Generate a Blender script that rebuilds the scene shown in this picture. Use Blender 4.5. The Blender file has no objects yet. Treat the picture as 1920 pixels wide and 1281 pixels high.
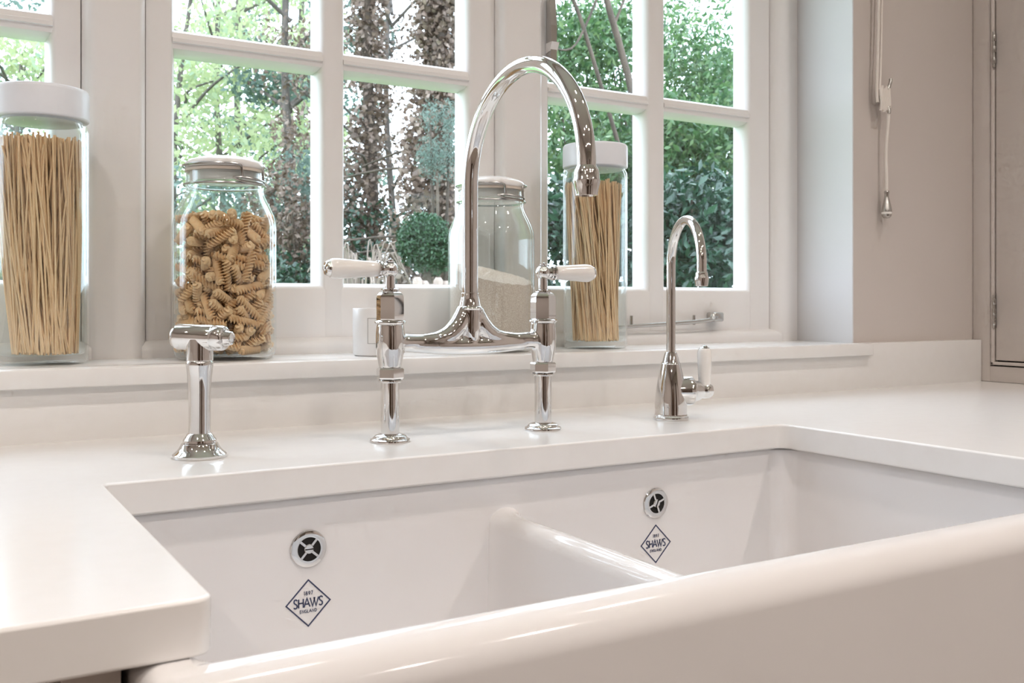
import bpy, bmesh, math, random
import numpy as np
from mathutils import Vector, Matrix

# ------------------------------------------------------------------ scene, camera, world, exposure
scene = bpy.context.scene
COL = scene.collection
PI = math.pi
# the worktop's upper face is z = 0; X runs along the window wall, Y towards the window
FLOOR_Z, CEIL_Z = -0.92, 1.50
YAW = math.radians(30.89)
cam_data = bpy.data.cameras.new('camera')
cam = bpy.data.objects.new('camera', cam_data); COL.objects.link(cam)
cam.location = (0, 0, 0.15)
cam.rotation_euler = (PI/2, 0, -YAW)
cam_data.sensor_width = 36
cam_data.lens = 1843/1920*36
cam_data.shift_y = -71.5/1920
cam_data.clip_start = 0.02; cam_data.clip_end = 200
cam_data.dof.use_dof = True
cam_data.dof.focus_distance = 1.10
cam_data.dof.aperture_fstop = 20
scene.camera = cam

world = bpy.data.worlds.new('overcast_sky'); scene.world = world
world.use_nodes = True
bg = world.node_tree.nodes['Background']
bg.inputs['Color'].default_value = (0.75, 0.85, 1.0, 1)
bg.inputs['Strength'].default_value = 7.0
scene.view_settings.view_transform = 'Standard'
scene.view_settings.look = 'None'
scene.view_settings.exposure = 0.0
scene.view_settings.gamma = 1.0
scene.view_settings.use_curve_mapping = False
scene.cycles.transparent_max_bounces = 24
scene.cycles.max_bounces = 6
scene.cycles.diffuse_bounces = 3
scene.cycles.glossy_bounces = 4
scene.cycles.caustics_reflective = False
scene.cycles.caustics_refractive = False
scene.cycles.use_adaptive_sampling = True
scene.cycles.adaptive_threshold = 0.075
scene.cycles.adaptive_min_samples = 12
scene.cycles.use_denoising = True
scene.cycles.sample_clamp_indirect = 6.0
LAMP_W = 9.0

# ------------------------------------------------------------------ materials
MATS = {}
def nodes_of(name):
    m = bpy.data.materials.new(name); m.use_nodes = True
    nt = m.node_tree; nt.nodes.clear()
    out = nt.nodes.new('ShaderNodeOutputMaterial')
    MATS[name] = m
    return m, nt, out

def princ(name, col, rough=0.5, metal=0.0, col2=None, scale=40.0, bump=0.0, bscale=200.0, coat=0.0, spec=0.5, stretch=None, vary=0.0):
    m, nt, out = nodes_of(name)
    p = nt.nodes.new('ShaderNodeBsdfPrincipled')
    p.inputs['Roughness'].default_value = rough
    p.inputs['Metallic'].default_value = metal
    p.inputs['Coat Weight'].default_value = coat
    p.inputs['Coat Roughness'].default_value = 0.03
    p.inputs['Specular IOR Level'].default_value = spec
    tc = nt.nodes.new('ShaderNodeTexCoord')
    mp = nt.nodes.new('ShaderNodeMapping')
    if stretch: mp.inputs['Scale'].default_value = stretch
    nt.links.new(tc.outputs['Object'], mp.inputs['Vector'])
    if col2 is None:
        col2 = tuple(c*0.97 for c in col)
    n = nt.nodes.new('ShaderNodeTexNoise'); n.inputs['Scale'].default_value = scale; n.inputs['Detail'].default_value = 3
    nt.links.new(mp.outputs['Vector'], n.inputs['Vector'])
    r = nt.nodes.new('ShaderNodeValToRGB')
    r.color_ramp.elements[0].position = 0.35; r.color_ramp.elements[1].position = 0.65
    r.color_ramp.elements[0].color = (*col2, 1); r.color_ramp.elements[1].color = (*col, 1)
    nt.links.new(n.outputs['Fac'], r.inputs['Fac'])
    nt.links.new(r.outputs['Color'], p.inputs['Base Color'])
    if bump:
        n2 = nt.nodes.new('ShaderNodeTexNoise'); n2.inputs['Scale'].default_value = bscale; n2.inputs['Detail'].default_value = 2
        nt.links.new(mp.outputs['Vector'], n2.inputs['Vector'])
        b = nt.nodes.new('ShaderNodeBump'); b.inputs['Strength'].default_value = bump; b.inputs['Distance'].default_value = 0.001
        nt.links.new(n2.outputs['Fac'], b.inputs['Height'])
        nt.links.new(b.outputs['Normal'], p.inputs['Normal'])
    if vary:
        oi = nt.nodes.new('ShaderNodeObjectInfo'); hs = nt.nodes.new('ShaderNodeHueSaturation')
        mr = nt.nodes.new('ShaderNodeMapRange'); mr.inputs['To Min'].default_value = 1-vary; mr.inputs['To Max'].default_value = 1+vary
        nt.links.new(oi.outputs['Random'], mr.inputs['Value']); nt.links.new(mr.outputs['Result'], hs.inputs['Value'])
        nt.links.new(r.outputs['Color'], hs.inputs['Color']); nt.links.new(hs.outputs['Color'], p.inputs['Base Color'])
    nt.links.new(p.outputs['BSDF'], out.inputs['Surface'])
    return m

def thin_glass(name, tint=(1, 1, 1), ior=1.45, rough=0.0, gain=1.0, power=5.0):
    """clear sheet or wall of glass: see-through, with a Fresnel sheen"""
    m, nt, out = nodes_of(name)
    t = nt.nodes.new('ShaderNodeBsdfTransparent'); t.inputs['Color'].default_value = (*tint, 1)
    g = nt.nodes.new('ShaderNodeBsdfGlossy'); g.inputs['Roughness'].default_value = rough
    g.inputs['Color'].default_value = (1, 1, 1, 1)
    f = nt.nodes.new('ShaderNodeLayerWeight'); f.inputs['Blend'].default_value = 0.5
    pw = nt.nodes.new('ShaderNodeMath'); pw.operation = 'POWER'; pw.inputs[1].default_value = power
    nt.links.new(f.outputs['Facing'], pw.inputs[0])
    f0 = ((ior-1)/(ior+1))**2
    mul = nt.nodes.new('ShaderNodeMath'); mul.operation = 'MULTIPLY_ADD'; mul.use_clamp = True
    mul.inputs[1].default_value = (1-f0)*gain; mul.inputs[2].default_value = f0
    nt.links.new(pw.outputs['Value'], mul.inputs[0])
    mx = nt.nodes.new('ShaderNodeMixShader')
    nt.links.new(mul.outputs['Value'], mx.inputs['Fac'])
    nt.links.new(t.outputs['BSDF'], mx.inputs[1]); nt.links.new(g.outputs['BSDF'], mx.inputs[2])
    nt.links.new(mx.outputs['Shader'], out.inputs['Surface'])
    return m

def leaf_mat(name, stops, trans=0.35, rough=0.45):
    """foliage: each leaf draws its own tint from a ramp"""
    m, nt, out = nodes_of(name)
    a = nt.nodes.new('ShaderNodeAttribute'); a.attribute_name = 'leaf_tint'
    r = nt.nodes.new('ShaderNodeValToRGB')
    el = r.color_ramp.elements
    while len(el) < len(stops): el.new(0.5)
    for i, c in enumerate(stops):
        el[i].position = i/(len(stops)-1); el[i].color = (*c, 1)
    nt.links.new(a.outputs['Fac'], r.inputs['Fac'])
    p = nt.nodes.new('ShaderNodeBsdfPrincipled'); p.inputs['Roughness'].default_value = rough
    t = nt.nodes.new('ShaderNodeBsdfTranslucent')
    nt.links.new(r.outputs['Color'], p.inputs['Base Color']); nt.links.new(r.outputs['Color'], t.inputs['Color'])
    mx = nt.nodes.new('ShaderNodeMixShader'); mx.inputs['Fac'].default_value = trans
    nt.links.new(p.outputs['BSDF'], mx.inputs[1]); nt.links.new(t.outputs['BSDF'], mx.inputs[2])
    nt.links.new(mx.outputs['Shader'], out.inputs['Surface'])
    return m

def emit(name, col, s):
    m, nt, out = nodes_of(name)
    e = nt.nodes.new('ShaderNodeEmission'); e.inputs['Color'].default_value = (*col, 1); e.inputs['Strength'].default_value = s
    nt.links.new(e.outputs['Emission'], out.inputs['Surface'])
    return m

princ('chrome', (0.80, 0.79, 0.78), 0.035, 1.0, (0.78, 0.77, 0.76))
princ('wire', (0.40, 0.385, 0.37), 0.25, 1.0)
princ('steel', (0.60, 0.59, 0.57), 0.22, 1.0, (0.55, 0.54, 0.52))
princ('porcelain', (0.90, 0.87, 0.83), 0.10, coat=0.6)
princ('fireclay', (0.83, 0.81, 0.80), 0.10, col2=(0.82, 0.80, 0.79), scale=8, coat=0.5)
princ('quartz', (0.86, 0.845, 0.825), 0.18, spec=0.5, col2=(0.85, 0.833, 0.81), scale=60, bump=0.02, bscale=30)
princ('frame_paint', (0.87, 0.845, 0.825), 0.38, col2=(0.86, 0.835, 0.815), scale=12, bump=0.05, bscale=60)
princ('wall_paint', (0.62, 0.56, 0.52), 0.75, col2=(0.61, 0.55, 0.51), scale=5, bump=0.08, bscale=500)
princ('reveal_skylit', (0.66, 0.645, 0.64), 0.7, col2=(0.65, 0.635, 0.63), scale=5, bump=0.05, bscale=400)  # lighter, cooler copy of the wall paint, sky light put into the colour
princ('ceiling_paint', (0.86, 0.85, 0.83), 0.8)
princ('cabinet_paint', (0.66, 0.60, 0.56), 0.42, col2=(0.65, 0.59, 0.55), scale=4, bump=0.03, bscale=80)
princ('dark_wood', (0.10, 0.065, 0.045), 0.4, col2=(0.07, 0.045, 0.03), scale=7, stretch=(6, 6, 0.6))
princ('gap_black', (0.015, 0.013, 0.012), 0.8)
princ('floor_wood', (0.26, 0.215, 0.18), 0.35, col2=(0.19, 0.155, 0.125), scale=6, stretch=(1, 9, 1), bump=0.1, bscale=40)
princ('pasta', (0.97, 0.69, 0.41), 0.5, col2=(0.94, 0.62, 0.34), scale=160, vary=0.08)
princ('spaghetti', (0.97, 0.73, 0.46), 0.45, col2=(0.93, 0.63, 0.37), scale=18, stretch=(6, 6, 0.4), vary=0.12)
princ('rice', (0.89, 0.78, 0.68), 0.8, col2=(0.66, 0.52, 0.42), scale=800, bump=0.6, bscale=420)
princ('lid_ceramic', (0.90, 0.88, 0.86), 0.2, coat=0.3)
princ('lid_plastic', (0.84, 0.86, 0.90), 0.35)
princ('rubber', (0.72, 0.63, 0.54), 0.6)
princ('wax', (0.88, 0.88, 0.88), 0.35, coat=0.4)
princ('label_paper', (0.86, 0.86, 0.85), 0.6)
princ('label_ink', (0.42, 0.41, 0.40), 0.6)
princ('badge_ink', (0.045, 0.055, 0.115), 0.25, coat=0.3)
princ('cord', (0.84, 0.78, 0.72), 0.85, bump=0.5, bscale=900)
princ('bark', (0.085, 0.062, 0.045), 0.9, col2=(0.04, 0.03, 0.022), scale=9, stretch=(3, 3, 0.6), bump=0.5, bscale=30)
princ('grey_bark', (0.13, 0.11, 0.095), 0.9, col2=(0.07, 0.058, 0.05), scale=9, stretch=(3, 3, 0.6), bump=0.5, bscale=30)
princ('fence_wood', (0.32, 0.25, 0.21), 0.85, col2=(0.22, 0.17, 0.14), scale=7, stretch=(4, 4, 0.5))
princ('lawn', (0.16, 0.27, 0.09), 0.95, col2=(0.10, 0.19, 0.06), scale=3, bump=0.6, bscale=30)
thin_glass('pane_glass', (0.965, 0.985, 0.98), 1.42)
thin_glass('jar_glass', (0.955, 0.975, 0.972), 1.42, gain=0.8, power=3.5)
thin_glass('base_glass', (0.88, 0.94, 0.94), 1.45)
leaf_mat('leaf_pale', [(0.27, 0.36, 0.22), (0.40, 0.46, 0.24), (0.50, 0.54, 0.31), (0.32, 0.44, 0.35)], 0.5)
leaf_mat('leaf_teal', [(0.092, 0.144, 0.115), (0.150, 0.219, 0.184), (0.202, 0.276, 0.236)], 0.45)
leaf_mat('leaf_laurel', [(0.023, 0.063, 0.029), (0.052, 0.127, 0.046), (0.092, 0.179, 0.063), (0.190, 0.271, 0.115)], 0.35, 0.25)
leaf_mat('leaf_dark', [(0.009, 0.027, 0.018), (0.019, 0.057, 0.033), (0.042, 0.096, 0.054)], 0.2, 0.22)
leaf_mat('leaf_brown', [(0.065, 0.042, 0.030), (0.135, 0.092, 0.066), (0.22, 0.158, 0.120), (0.32, 0.25, 0.205)], 0.3)
leaf_mat('leaf_ball', [(0.014, 0.042, 0.017), (0.028, 0.079, 0.034), (0.051, 0.118, 0.051)], 0.25)
leaf_mat('leaf_straw', [(0.40, 0.33, 0.26), (0.58, 0.50, 0.42)], 0.3)
emit('lamp_glow', (1.0, 0.90, 0.76), 30.0)

# ------------------------------------------------------------------ mesh helpers
def link(name, me, mat, parent=None):
    o = bpy.data.objects.new(name, me); COL.objects.link(o)
    if mat: me.materials.append(MATS[mat])
    if parent is not None: o.parent = parent
    return o
def tag(o, label, cat=None, group=None, kind=None):
    o['label'] = label
    if cat: o['category'] = cat
    if group: o['group'] = group
    if kind: o['kind'] = kind
    return o
def thing(name, label, cat, loc=(0, 0, 0), rz=0.0, group=None):
    o = bpy.data.objects.new(name, None); COL.objects.link(o)
    o.empty_display_size = 0.02
    o.location = loc; o.rotation_euler = (0, 0, rz)
    return tag(o, label, cat, group)
def mesh(verts, faces, smooth=None):
    me = bpy.data.meshes.new('m'); me.from_pydata([tuple(v) for v in verts], [], faces); me.validate()
    bm = bmesh.new(); bm.from_mesh(me); bmesh.ops.recalc_face_normals(bm, faces=bm.faces); bm.to_mesh(me); bm.free()
    if smooth is not None:
        me.polygons.foreach_set('use_smooth', [True]*len(me.polygons))
        me.set_sharp_from_angle(angle=math.radians(smooth))
    me.update()
    return me
def lathe(prof, seg=48, smooth=35, M=None, phase=0.0, cap=True):
    """surface of revolution about Z from (radius, height) pairs"""
    V, F, rings = [], [], []
    for r, z in prof:
        if r < 1e-6:
            rings.append([len(V)]); V.append(Vector((0, 0, z)))
        else:
            rings.append(list(range(len(V), len(V)+seg)))
            for k in range(seg):
                a = phase + 2*PI*k/seg
                V.append(Vector((r*math.cos(a), r*math.sin(a), z)))
    for A, B in zip(rings, rings[1:]):
        if len(A) == 1 and len(B) == 1: continue
        for k in range(seg):
            k2 = (k+1) % seg
            if len(A) == 1: F.append((A[0], B[k], B[k2]))
            elif len(B) == 1: F.append((A[k], A[k2], B[0]))
            else: F.append((A[k], A[k2], B[k2], B[k]))
    if cap and len(rings[0]) > 1: F.append(tuple(reversed(rings[0])))
    if cap and len(rings[-1]) > 1: F.append(tuple(rings[-1]))
    if M is not None: V = [M @ v for v in V]
    return mesh(V, F, smooth)
def tube(pts, rad, seg=20, smooth=40, cap=True):
    """round tube along a polyline; rad is a number or one per point"""
    pts = [Vector(p) for p in pts]; n = len(pts)
    if not hasattr(rad, '__len__'): rad = [rad]*n
    V, F = [], []
    t0 = (pts[1]-pts[0]).normalized()
    up = Vector((0, 0, 1)) if abs(t0.z) < 0.9 else Vector((1, 0, 0))
    nrm = t0.cross(up).normalized()
    for i in range(n):
        t = (pts[min(i+1, n-1)]-pts[max(i-1, 0)]).normalized()
        nrm = (nrm - t*nrm.dot(t)).normalized()
        b = t.cross(nrm)
        for k in range(seg):
            a = 2*PI*k/seg
            V.append(pts[i] + (nrm*math.cos(a)+b*math.sin(a))*rad[i])
    for i in range(n-1):
        for k in range(seg):
            k2 = (k+1) % seg
            F.append((i*seg+k, i*seg+k2, (i+1)*seg+k2, (i+1)*seg+k))
    if cap:
        F.append(tuple(range(seg))[::-1]); F.append(tuple(range((n-1)*seg, n*seg)))
    return mesh(V, F, smooth)
def box(x0, x1, y0, y1, z0, z1, bev=0.0, seg=2):
    bm = bmesh.new()
    bmesh.ops.create_cube(bm, size=1)
    for v in bm.verts:
        v.co = Vector(((x0+x1)/2+v.co.x*(x1-x0), (y0+y1)/2+v.co.y*(y1-y0), (z0+z1)/2+v.co.z*(z1-z0)))
    if bev:
        bmesh.ops.bevel(bm, geom=bm.edges[:], offset=bev, segments=seg, affect='EDGES', profile=0.5)
    me = bpy.data.meshes.new('m'); bm.to_mesh(me); bm.free()
    if bev:
        me.polygons.foreach_set('use_smooth', [True]*len(me.polygons)); me.set_sharp_from_angle(angle=math.radians(50))
    return me
def prism(poly, axis, a, b, smooth=None):
    """extrude a 2D outline along axis 'x' (outline y,z), 'y' (x,z) or 'z' (x,y)"""
    def P(p, t):
        return {'x': (t, p[0], p[1]), 'y': (p[0], t, p[1]), 'z': (p[0], p[1], t)}[axis]
    n = len(poly)
    V = [P(p, a) for p in poly]+[P(p, b) for p in poly]
    F = [tuple(range(n)), tuple(range(2*n-1, n-1, -1))]+[(i, (i+1) % n, n+(i+1) % n, n+i) for i in range(n)]
    return mesh(V, F, smooth)
def join_meshes(mes):
    bm = bmesh.new()
    for m in mes: bm.from_mesh(m)
    me = bpy.data.meshes.new('m'); bm.to_mesh(me); bm.free()
    return me
def rot_to(d):
    return Vector((0, 0, 1)).rotation_difference(Vector(d).normalized()).to_matrix().to_4x4()
def arc(cx, cy, r, a0, a1, n):
    return [(cx+r*math.cos(a0+(a1-a0)*i/n), cy+r*math.sin(a0+(a1-a0)*i/n)) for i in range(n+1)]
def smoothpath(P, n=6):
    """Catmull-Rom through points"""
    P = [Vector(p) for p in P]; out = []
    for i in range(len(P)-1):
        p0, p1, p2, p3 = P[max(i-1, 0)], P[i], P[i+1], P[min(i+2, len(P)-1)]
        for k in range(n):
            t = k/n
            out.append(0.5*((2*p1)+(p2-p0)*t+(2*p0-5*p1+4*p2-p3)*t*t+(3*p1-p0-3*p2+p3)*t**3))
    out.append(P[-1]); return out

# ------------------------------------------------------------------ room shell
Y_UP = 1.163      # face of the upstand
Y_W = 1.183       # face of the window wall
Y_F = 1.325       # face of the window frame
Y_C = 1.345       # face of the casements
Y_G = 1.373       # glass
Z_S = 0.0795      # top of the window sill
X0R, X1R = -1.9, 2.12
Y0R = -3.0
XL0, XL1 = -0.41, -0.424      # left reveal, front and back
XR0, XR1 = 1.4105, 1.4285     # right reveal
Z_H = 1.26                    # head of the window
def struct(name, me, mat, label, parent=None):
    o = link(name, me, mat, parent); tag(o, label, kind='structure'); return o
struct('floor', box(X0R, X1R, Y0R, 1.5, FLOOR_Z-0.05, FLOOR_Z), 'floor_wood', 'brown wooden kitchen floor')
struct('ceiling', box(X0R, X1R, Y0R, 1.5, CEIL_Z, CEIL_Z+0.05), 'ceiling_paint', 'white painted kitchen ceiling')
struct('wall_left', box(X0R-0.1, X0R, Y0R, 1.5, FLOOR_Z, CEIL_Z), 'wall_paint', 'greige painted wall on the left of the kitchen')
struct('wall_right', box(X1R, X1R+0.1, Y0R, 1.5, FLOOR_Z, CEIL_Z), 'wall_paint', 'greige painted wall behind the tall cabinet')
struct('wall_rear', box(X0R, X1R, Y0R-0.1, Y0R, FLOOR_Z, CEIL_Z), 'wall_paint', 'greige painted wall behind the viewer')
YO = 1.45
wf = thing('wall_front', 'greige painted wall around the kitchen window', None, (0, 0, 0))
wf['kind'] = 'structure'
link('wall_panel', prism([(XR0, Y_W), (X1R, Y_W), (X1R, YO), (XR1+0.01, YO), (XR1, Y_F)], 'z', FLOOR_Z, CEIL_Z), 'wall_paint', wf)
link('wall_panel', prism([(X0R, Y_W), (XL0, Y_W), (XL1, Y_F), (XL1-0.01, YO), (X0R, YO)], 'z', FLOOR_Z, CEIL_Z), 'wall_paint', wf)
link('wall_panel', box(XL0, XR0, Y_W, YO, Z_H+0.003, CEIL_Z), 'wall_paint', wf)
link('wall_panel', box(XL0, XR0, Y_W, YO, FLOOR_Z, Z_S-0.0205), 'wall_paint', wf)
# skins of the window reveal; cool sky light is mixed into their paint
e = 0.0015
o = link('window_reveal', prism([(XR0-0.0005, Y_W-e), (XR0, Y_W-e), (XR1+0.001, Y_F+0.02), (XR1-e, Y_F+0.02), (XR0-e, Y_W)], 'z', Z_S, Z_H), 'reveal_skylit', wf)
o['label'] = 'plaster side of the window recess with cool sky light in its colour'
link('window_reveal', prism([(XL0+0.0005, Y_W-e), (XL0, Y_W-e), (XL1-0.001, Y_F+0.02), (XL1+e, Y_F+0.02), (XL0+e, Y_W)], 'z', Z_S, Z_H), 'reveal_skylit', wf)
link('window_reveal', box(XL0, XR0, Y_W, Y_F+0.02, Z_H, Z_H+0.003), 'reveal_skylit', wf)

# sill slab and upstand (quartz)
o = link('trim_1', box(XL0-0.02, 1.4275, 1.152, Y_F+0.06, Z_S-0.0205, Z_S, 0.0015), 'quartz')
tag(o, 'white quartz window sill with a slim projecting front edge', kind='structure')
o = link('trim_2', box(X0R+0.001, 1.752, Y_UP, Y_W+0.012, -0.0014, Z_S+0.0005, 0.001), 'quartz')
tag(o, 'white quartz upstand running below the window sill', kind='structure')

# ------------------------------------------------------------------ window frame and casements
def ovolo(d, w, n=5):
    """moulded edge running from the front plane (offset 0) to depth d over width w"""
    return [(w*math.sin(PI/2*i/n), d*(1-math.cos(PI/2*i/n))) for i in range(n+1)]
fr = thing('trim_3', 'white painted wooden window frame with moulded mullions', None)
fr['kind'] = 'structure'
def upright(name, x0, f0, f1, x1, z0, z1, yf, yb, parent, mat='frame_paint'):
    """vertical member; flat face f0..f1 on plane yf, moulded edges falling back to x0 and x1"""
    d = Y_C+0.004-yf
    poly = []
    L = ovolo(d, f0-x0); R = ovolo(d, x1-f1)
    if f0-x0 > 1e-5: poly += [(f0-w, yf+dd) for w, dd in reversed(L)]
    else: poly += [(x0, yf)]
    if x1-f1 > 1e-5: poly += [(f1+w, yf+dd) for w, dd in R]
    else: poly += [(x1, yf)]
    poly += [(x1, yb), (x0, yb)]
    return link(name, prism(poly, 'z', z0, z1, 40), mat, parent)
YB = 1.405
upright('mullion', 0.1705, 0.1885, 0.2345, 0.2475, Z_S, Z_H, Y_F, YB, fr)
upright('mullion', 0.7725, 0.7830, 0.8420, 0.8560, Z_S, Z_H, Y_F, YB, fr)
upright('jamb', 1.3715, 1.3965, 1.4300, 1.4300, Z_S, Z_H, Y_F, YB, fr)
upright('jamb', -0.4250, -0.4250, -0.3900, -0.3650, Z_S, Z_H, Y_F, YB, fr)
def rail_prism(z0, f0, f1, z1, xa, xb, yf, yb, dd):
    poly = []
    if f0-z0 > 1e-5: poly += [(yf+d_, f0-w) for w, d_ in reversed(ovolo(dd, f0-z0))]
    else: poly += [(yf, z0)]
    if z1-f1 > 1e-5: poly += [(yf+d_, f1+w) for w, d_ in ovolo(dd, z1-f1)]
    else: poly += [(yf, z1)]
    poly += [(yb, z1), (yb, z0)]
    return prism(poly, 'x', xa, xb, 40)
for xa, xb in ((-0.39, 0.18), (0.24, 0.778), (0.850, 1.385)):
    link('frame_rail', rail_prism(Z_S, Z_S, 0.0885, 0.1020, xa, xb, Y_F+0.0006, YB, 0.023), 'frame_paint', fr)
    link('frame_rail', rail_prism(1.205, 1.22, Z_H, Z_H, xa, xb, Y_F+0.0006, YB, 0.023), 'frame_paint', fr)

def casement(name, xa, panes, xb, label):
    """xa..xb outer edges, panes = [(x0, x1), (x0, x1)] glass sight lines"""
    w = thing(name, label, None); w['kind'] = 'structure'
    zb, zt = 0.1015, 1.2055
    rows = [(0.177, 0.4825), (0.516, 0.822), (0.8555, 1.150)]
    bd = 0.010                       # width of the moulded glazing edge
    dep = Y_G-Y_C
    YK = Y_G+0.009                   # outer face of the casement
    def stile(x0, x1, left, right):
        f0 = x0+bd*left; f1 = x1-bd*right
        poly = []
        poly += [(f0-q, Y_C+d) for q, d in reversed(ovolo(dep, f0-x0))] if left else [(x0, Y_C)]
        poly += [(f1+q, Y_C+d) for q, d in ovolo(dep, x1-f1)] if right else [(x1, Y_C)]
        poly += [(x1, YK), (x0, YK)]
        return prism(poly, 'z', zb, zt, 40)
    link('stile', stile(xa, panes[0][0]+0.003, 0, 1), 'frame_paint', w)
    link('stile', stile(panes[1][1]-0.003, xb, 1, 0), 'frame_paint', w)
    link('glazing_bar', stile(panes[0][1]-0.003, panes[1][0]+0.003, 1, 1), 'frame_paint', w)
    xi0, xi1 = panes[0][0]-0.004, panes[1][1]+0.004
    link('bottom_rail', rail_prism(zb, zb, rows[0][0]-0.007, rows[0][0]+0.002, xi0, xi1, Y_C+0.0004, YK, dep), 'frame_paint', w)
    link('top_rail', rail_prism(rows[2][1]-0.002, rows[2][1]+0.007, zt, zt, xi0, xi1, Y_C+0.0004, YK, dep), 'frame_paint', w)
    for za, zc in ((rows[0][1], rows[1][0]), (rows[1][1], rows[2][0])):
        for p in panes:
            zm = (za+zc)/2
            poly = [(Y_G+0.001, za-0.001), (Y_C+0.012, za+0.0015), (Y_C+0.004, za+0.006), (Y_C+0.0022, zm-0.0035), (Y_C-0.0004, zm-0.0025),
                    (Y_C-0.0004, zm+0.0025), (Y_C+0.0022, zm+0.0035), (Y_C+0.004, zc-0.006), (Y_C+0.012, zc-0.0015), (Y_G+0.001, zc+0.001), (YK-0.001, zc), (YK-0.001, za)]
            link('glazing_bar', prism(poly, 'x', p[0]-0.003, p[1]+0.003, 40), 'frame_paint', w)
    for p in panes:
        for za, zc in rows:
            link('pane', box(p[0]-0.001, p[1]+0.001, Y_G+0.001, Y_G+0.005, za-0.002, zc+0.002), 'pane_glass', w)
    return w
w1 = casement('window_1', -0.3630, [(-0.318, -0.108), (-0.070, 0.1350)], 0.1697, 'white two-column casement window on the far left')
w2 = casement('window_2', 0.2482, [(0.2850, 0.4870), (0.5240, 0.7245)], 0.7718, 'white two-column casement window behind the pasta twists jar')
w3 = casement('window_3', 0.8575, [(0.8770, 1.0780), (1.1200, 1.3180)], 1.3708, 'white two-column casement window nearest the recess corner')
# casement stay on the bottom rail of window_3, fastener on its stile
st = link('casement_stay', tube(smoothpath([(0.985, 1.323, 0.1095), (1.06, 1.3225, 0.1125), (1.15, 1.322, 0.1165), (1.20, 1.322, 0.1205), (1.222, 1.327, 0.1255)], 5), [0.0032]*5+[0.0036]*10+[0.0040]*6, 12), 'steel', w3)
st['label'] = 'chrome peg stay'
for x in (1.036, 1.176):
    link('peg', tube([(x, 1.335, 0.112), (x, 1.335, 0.129)], 0.0026, 12), 'steel', st)
link('stay_bracket', box(1.215, 1.238, 1.324, 1.347, 0.117, 0.134, 0.003), 'steel', st)
link('stay_knob', lathe([(0, -0.004), (0.005, -0.003), (0.0062, 0.002), (0.004, 0.006), (0, 0.007)], 16, M=Matrix.Translation((1.209, 1.322, 0.125))), 'steel', st)
fa = link('window_fastener', prism([(1.3335, 0.645), (1.3425, 0.645), (1.3425, 0.54), (1.336, 0.530), (1.330, 0.535), (1.329, 0.60)], 'x', 0.8685, 0.8800), 'steel', w3)
fa['label'] = 'chrome casement fastener handle'
link('fastener_hook', prism([(1.324, 0.572), (1.3425, 0.572), (1.3425, 0.556), (1.331, 0.558)], 'x', 0.867, 0.8815), 'frame_paint', fa)

# ------------------------------------------------------------------ worktop
wt_poly = [(X0R+0.001, 0.51)] + arc(0.128-0.010, 0.51+0.010, 0.010, -PI/2, 0, 6) + [(0.128, 0.876-0.004), (0.132, 0.876)] \
    + [(0.916-0.012, 0.876)] + [(0.916-0.012+0.012*math.sin(t*PI/12), 0.876-0.012+0.012*math.cos(t*PI/12)) for t in range(1, 7)] \
    + arc(0.916+0.006, 0.51+0.006, 0.006, PI, PI*1.5, 5) + [(X1R-0.001, 0.51), (X1R-0.001, Y_W-0.001), (X0R+0.001, Y_W-0.001)]
me = prism(wt_poly, 'z', -0.030, 0.0)
wt = link('worktop', me, 'quartz')
tag(wt, 'white quartz worktop cut out around the double sink', 'worktop')
bv = wt.modifiers.new('edge', 'BEVEL'); bv.width = 0.0026; bv.segments = 3; bv.limit_method = 'ANGLE'; bv.angle_limit = math.radians(50)
me.polygons.foreach_set('use_smooth', [True]*len(me.polygons)); me.set_sharp_from_angle(angle=math.radians(25))
bv.harden_normals = True

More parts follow.
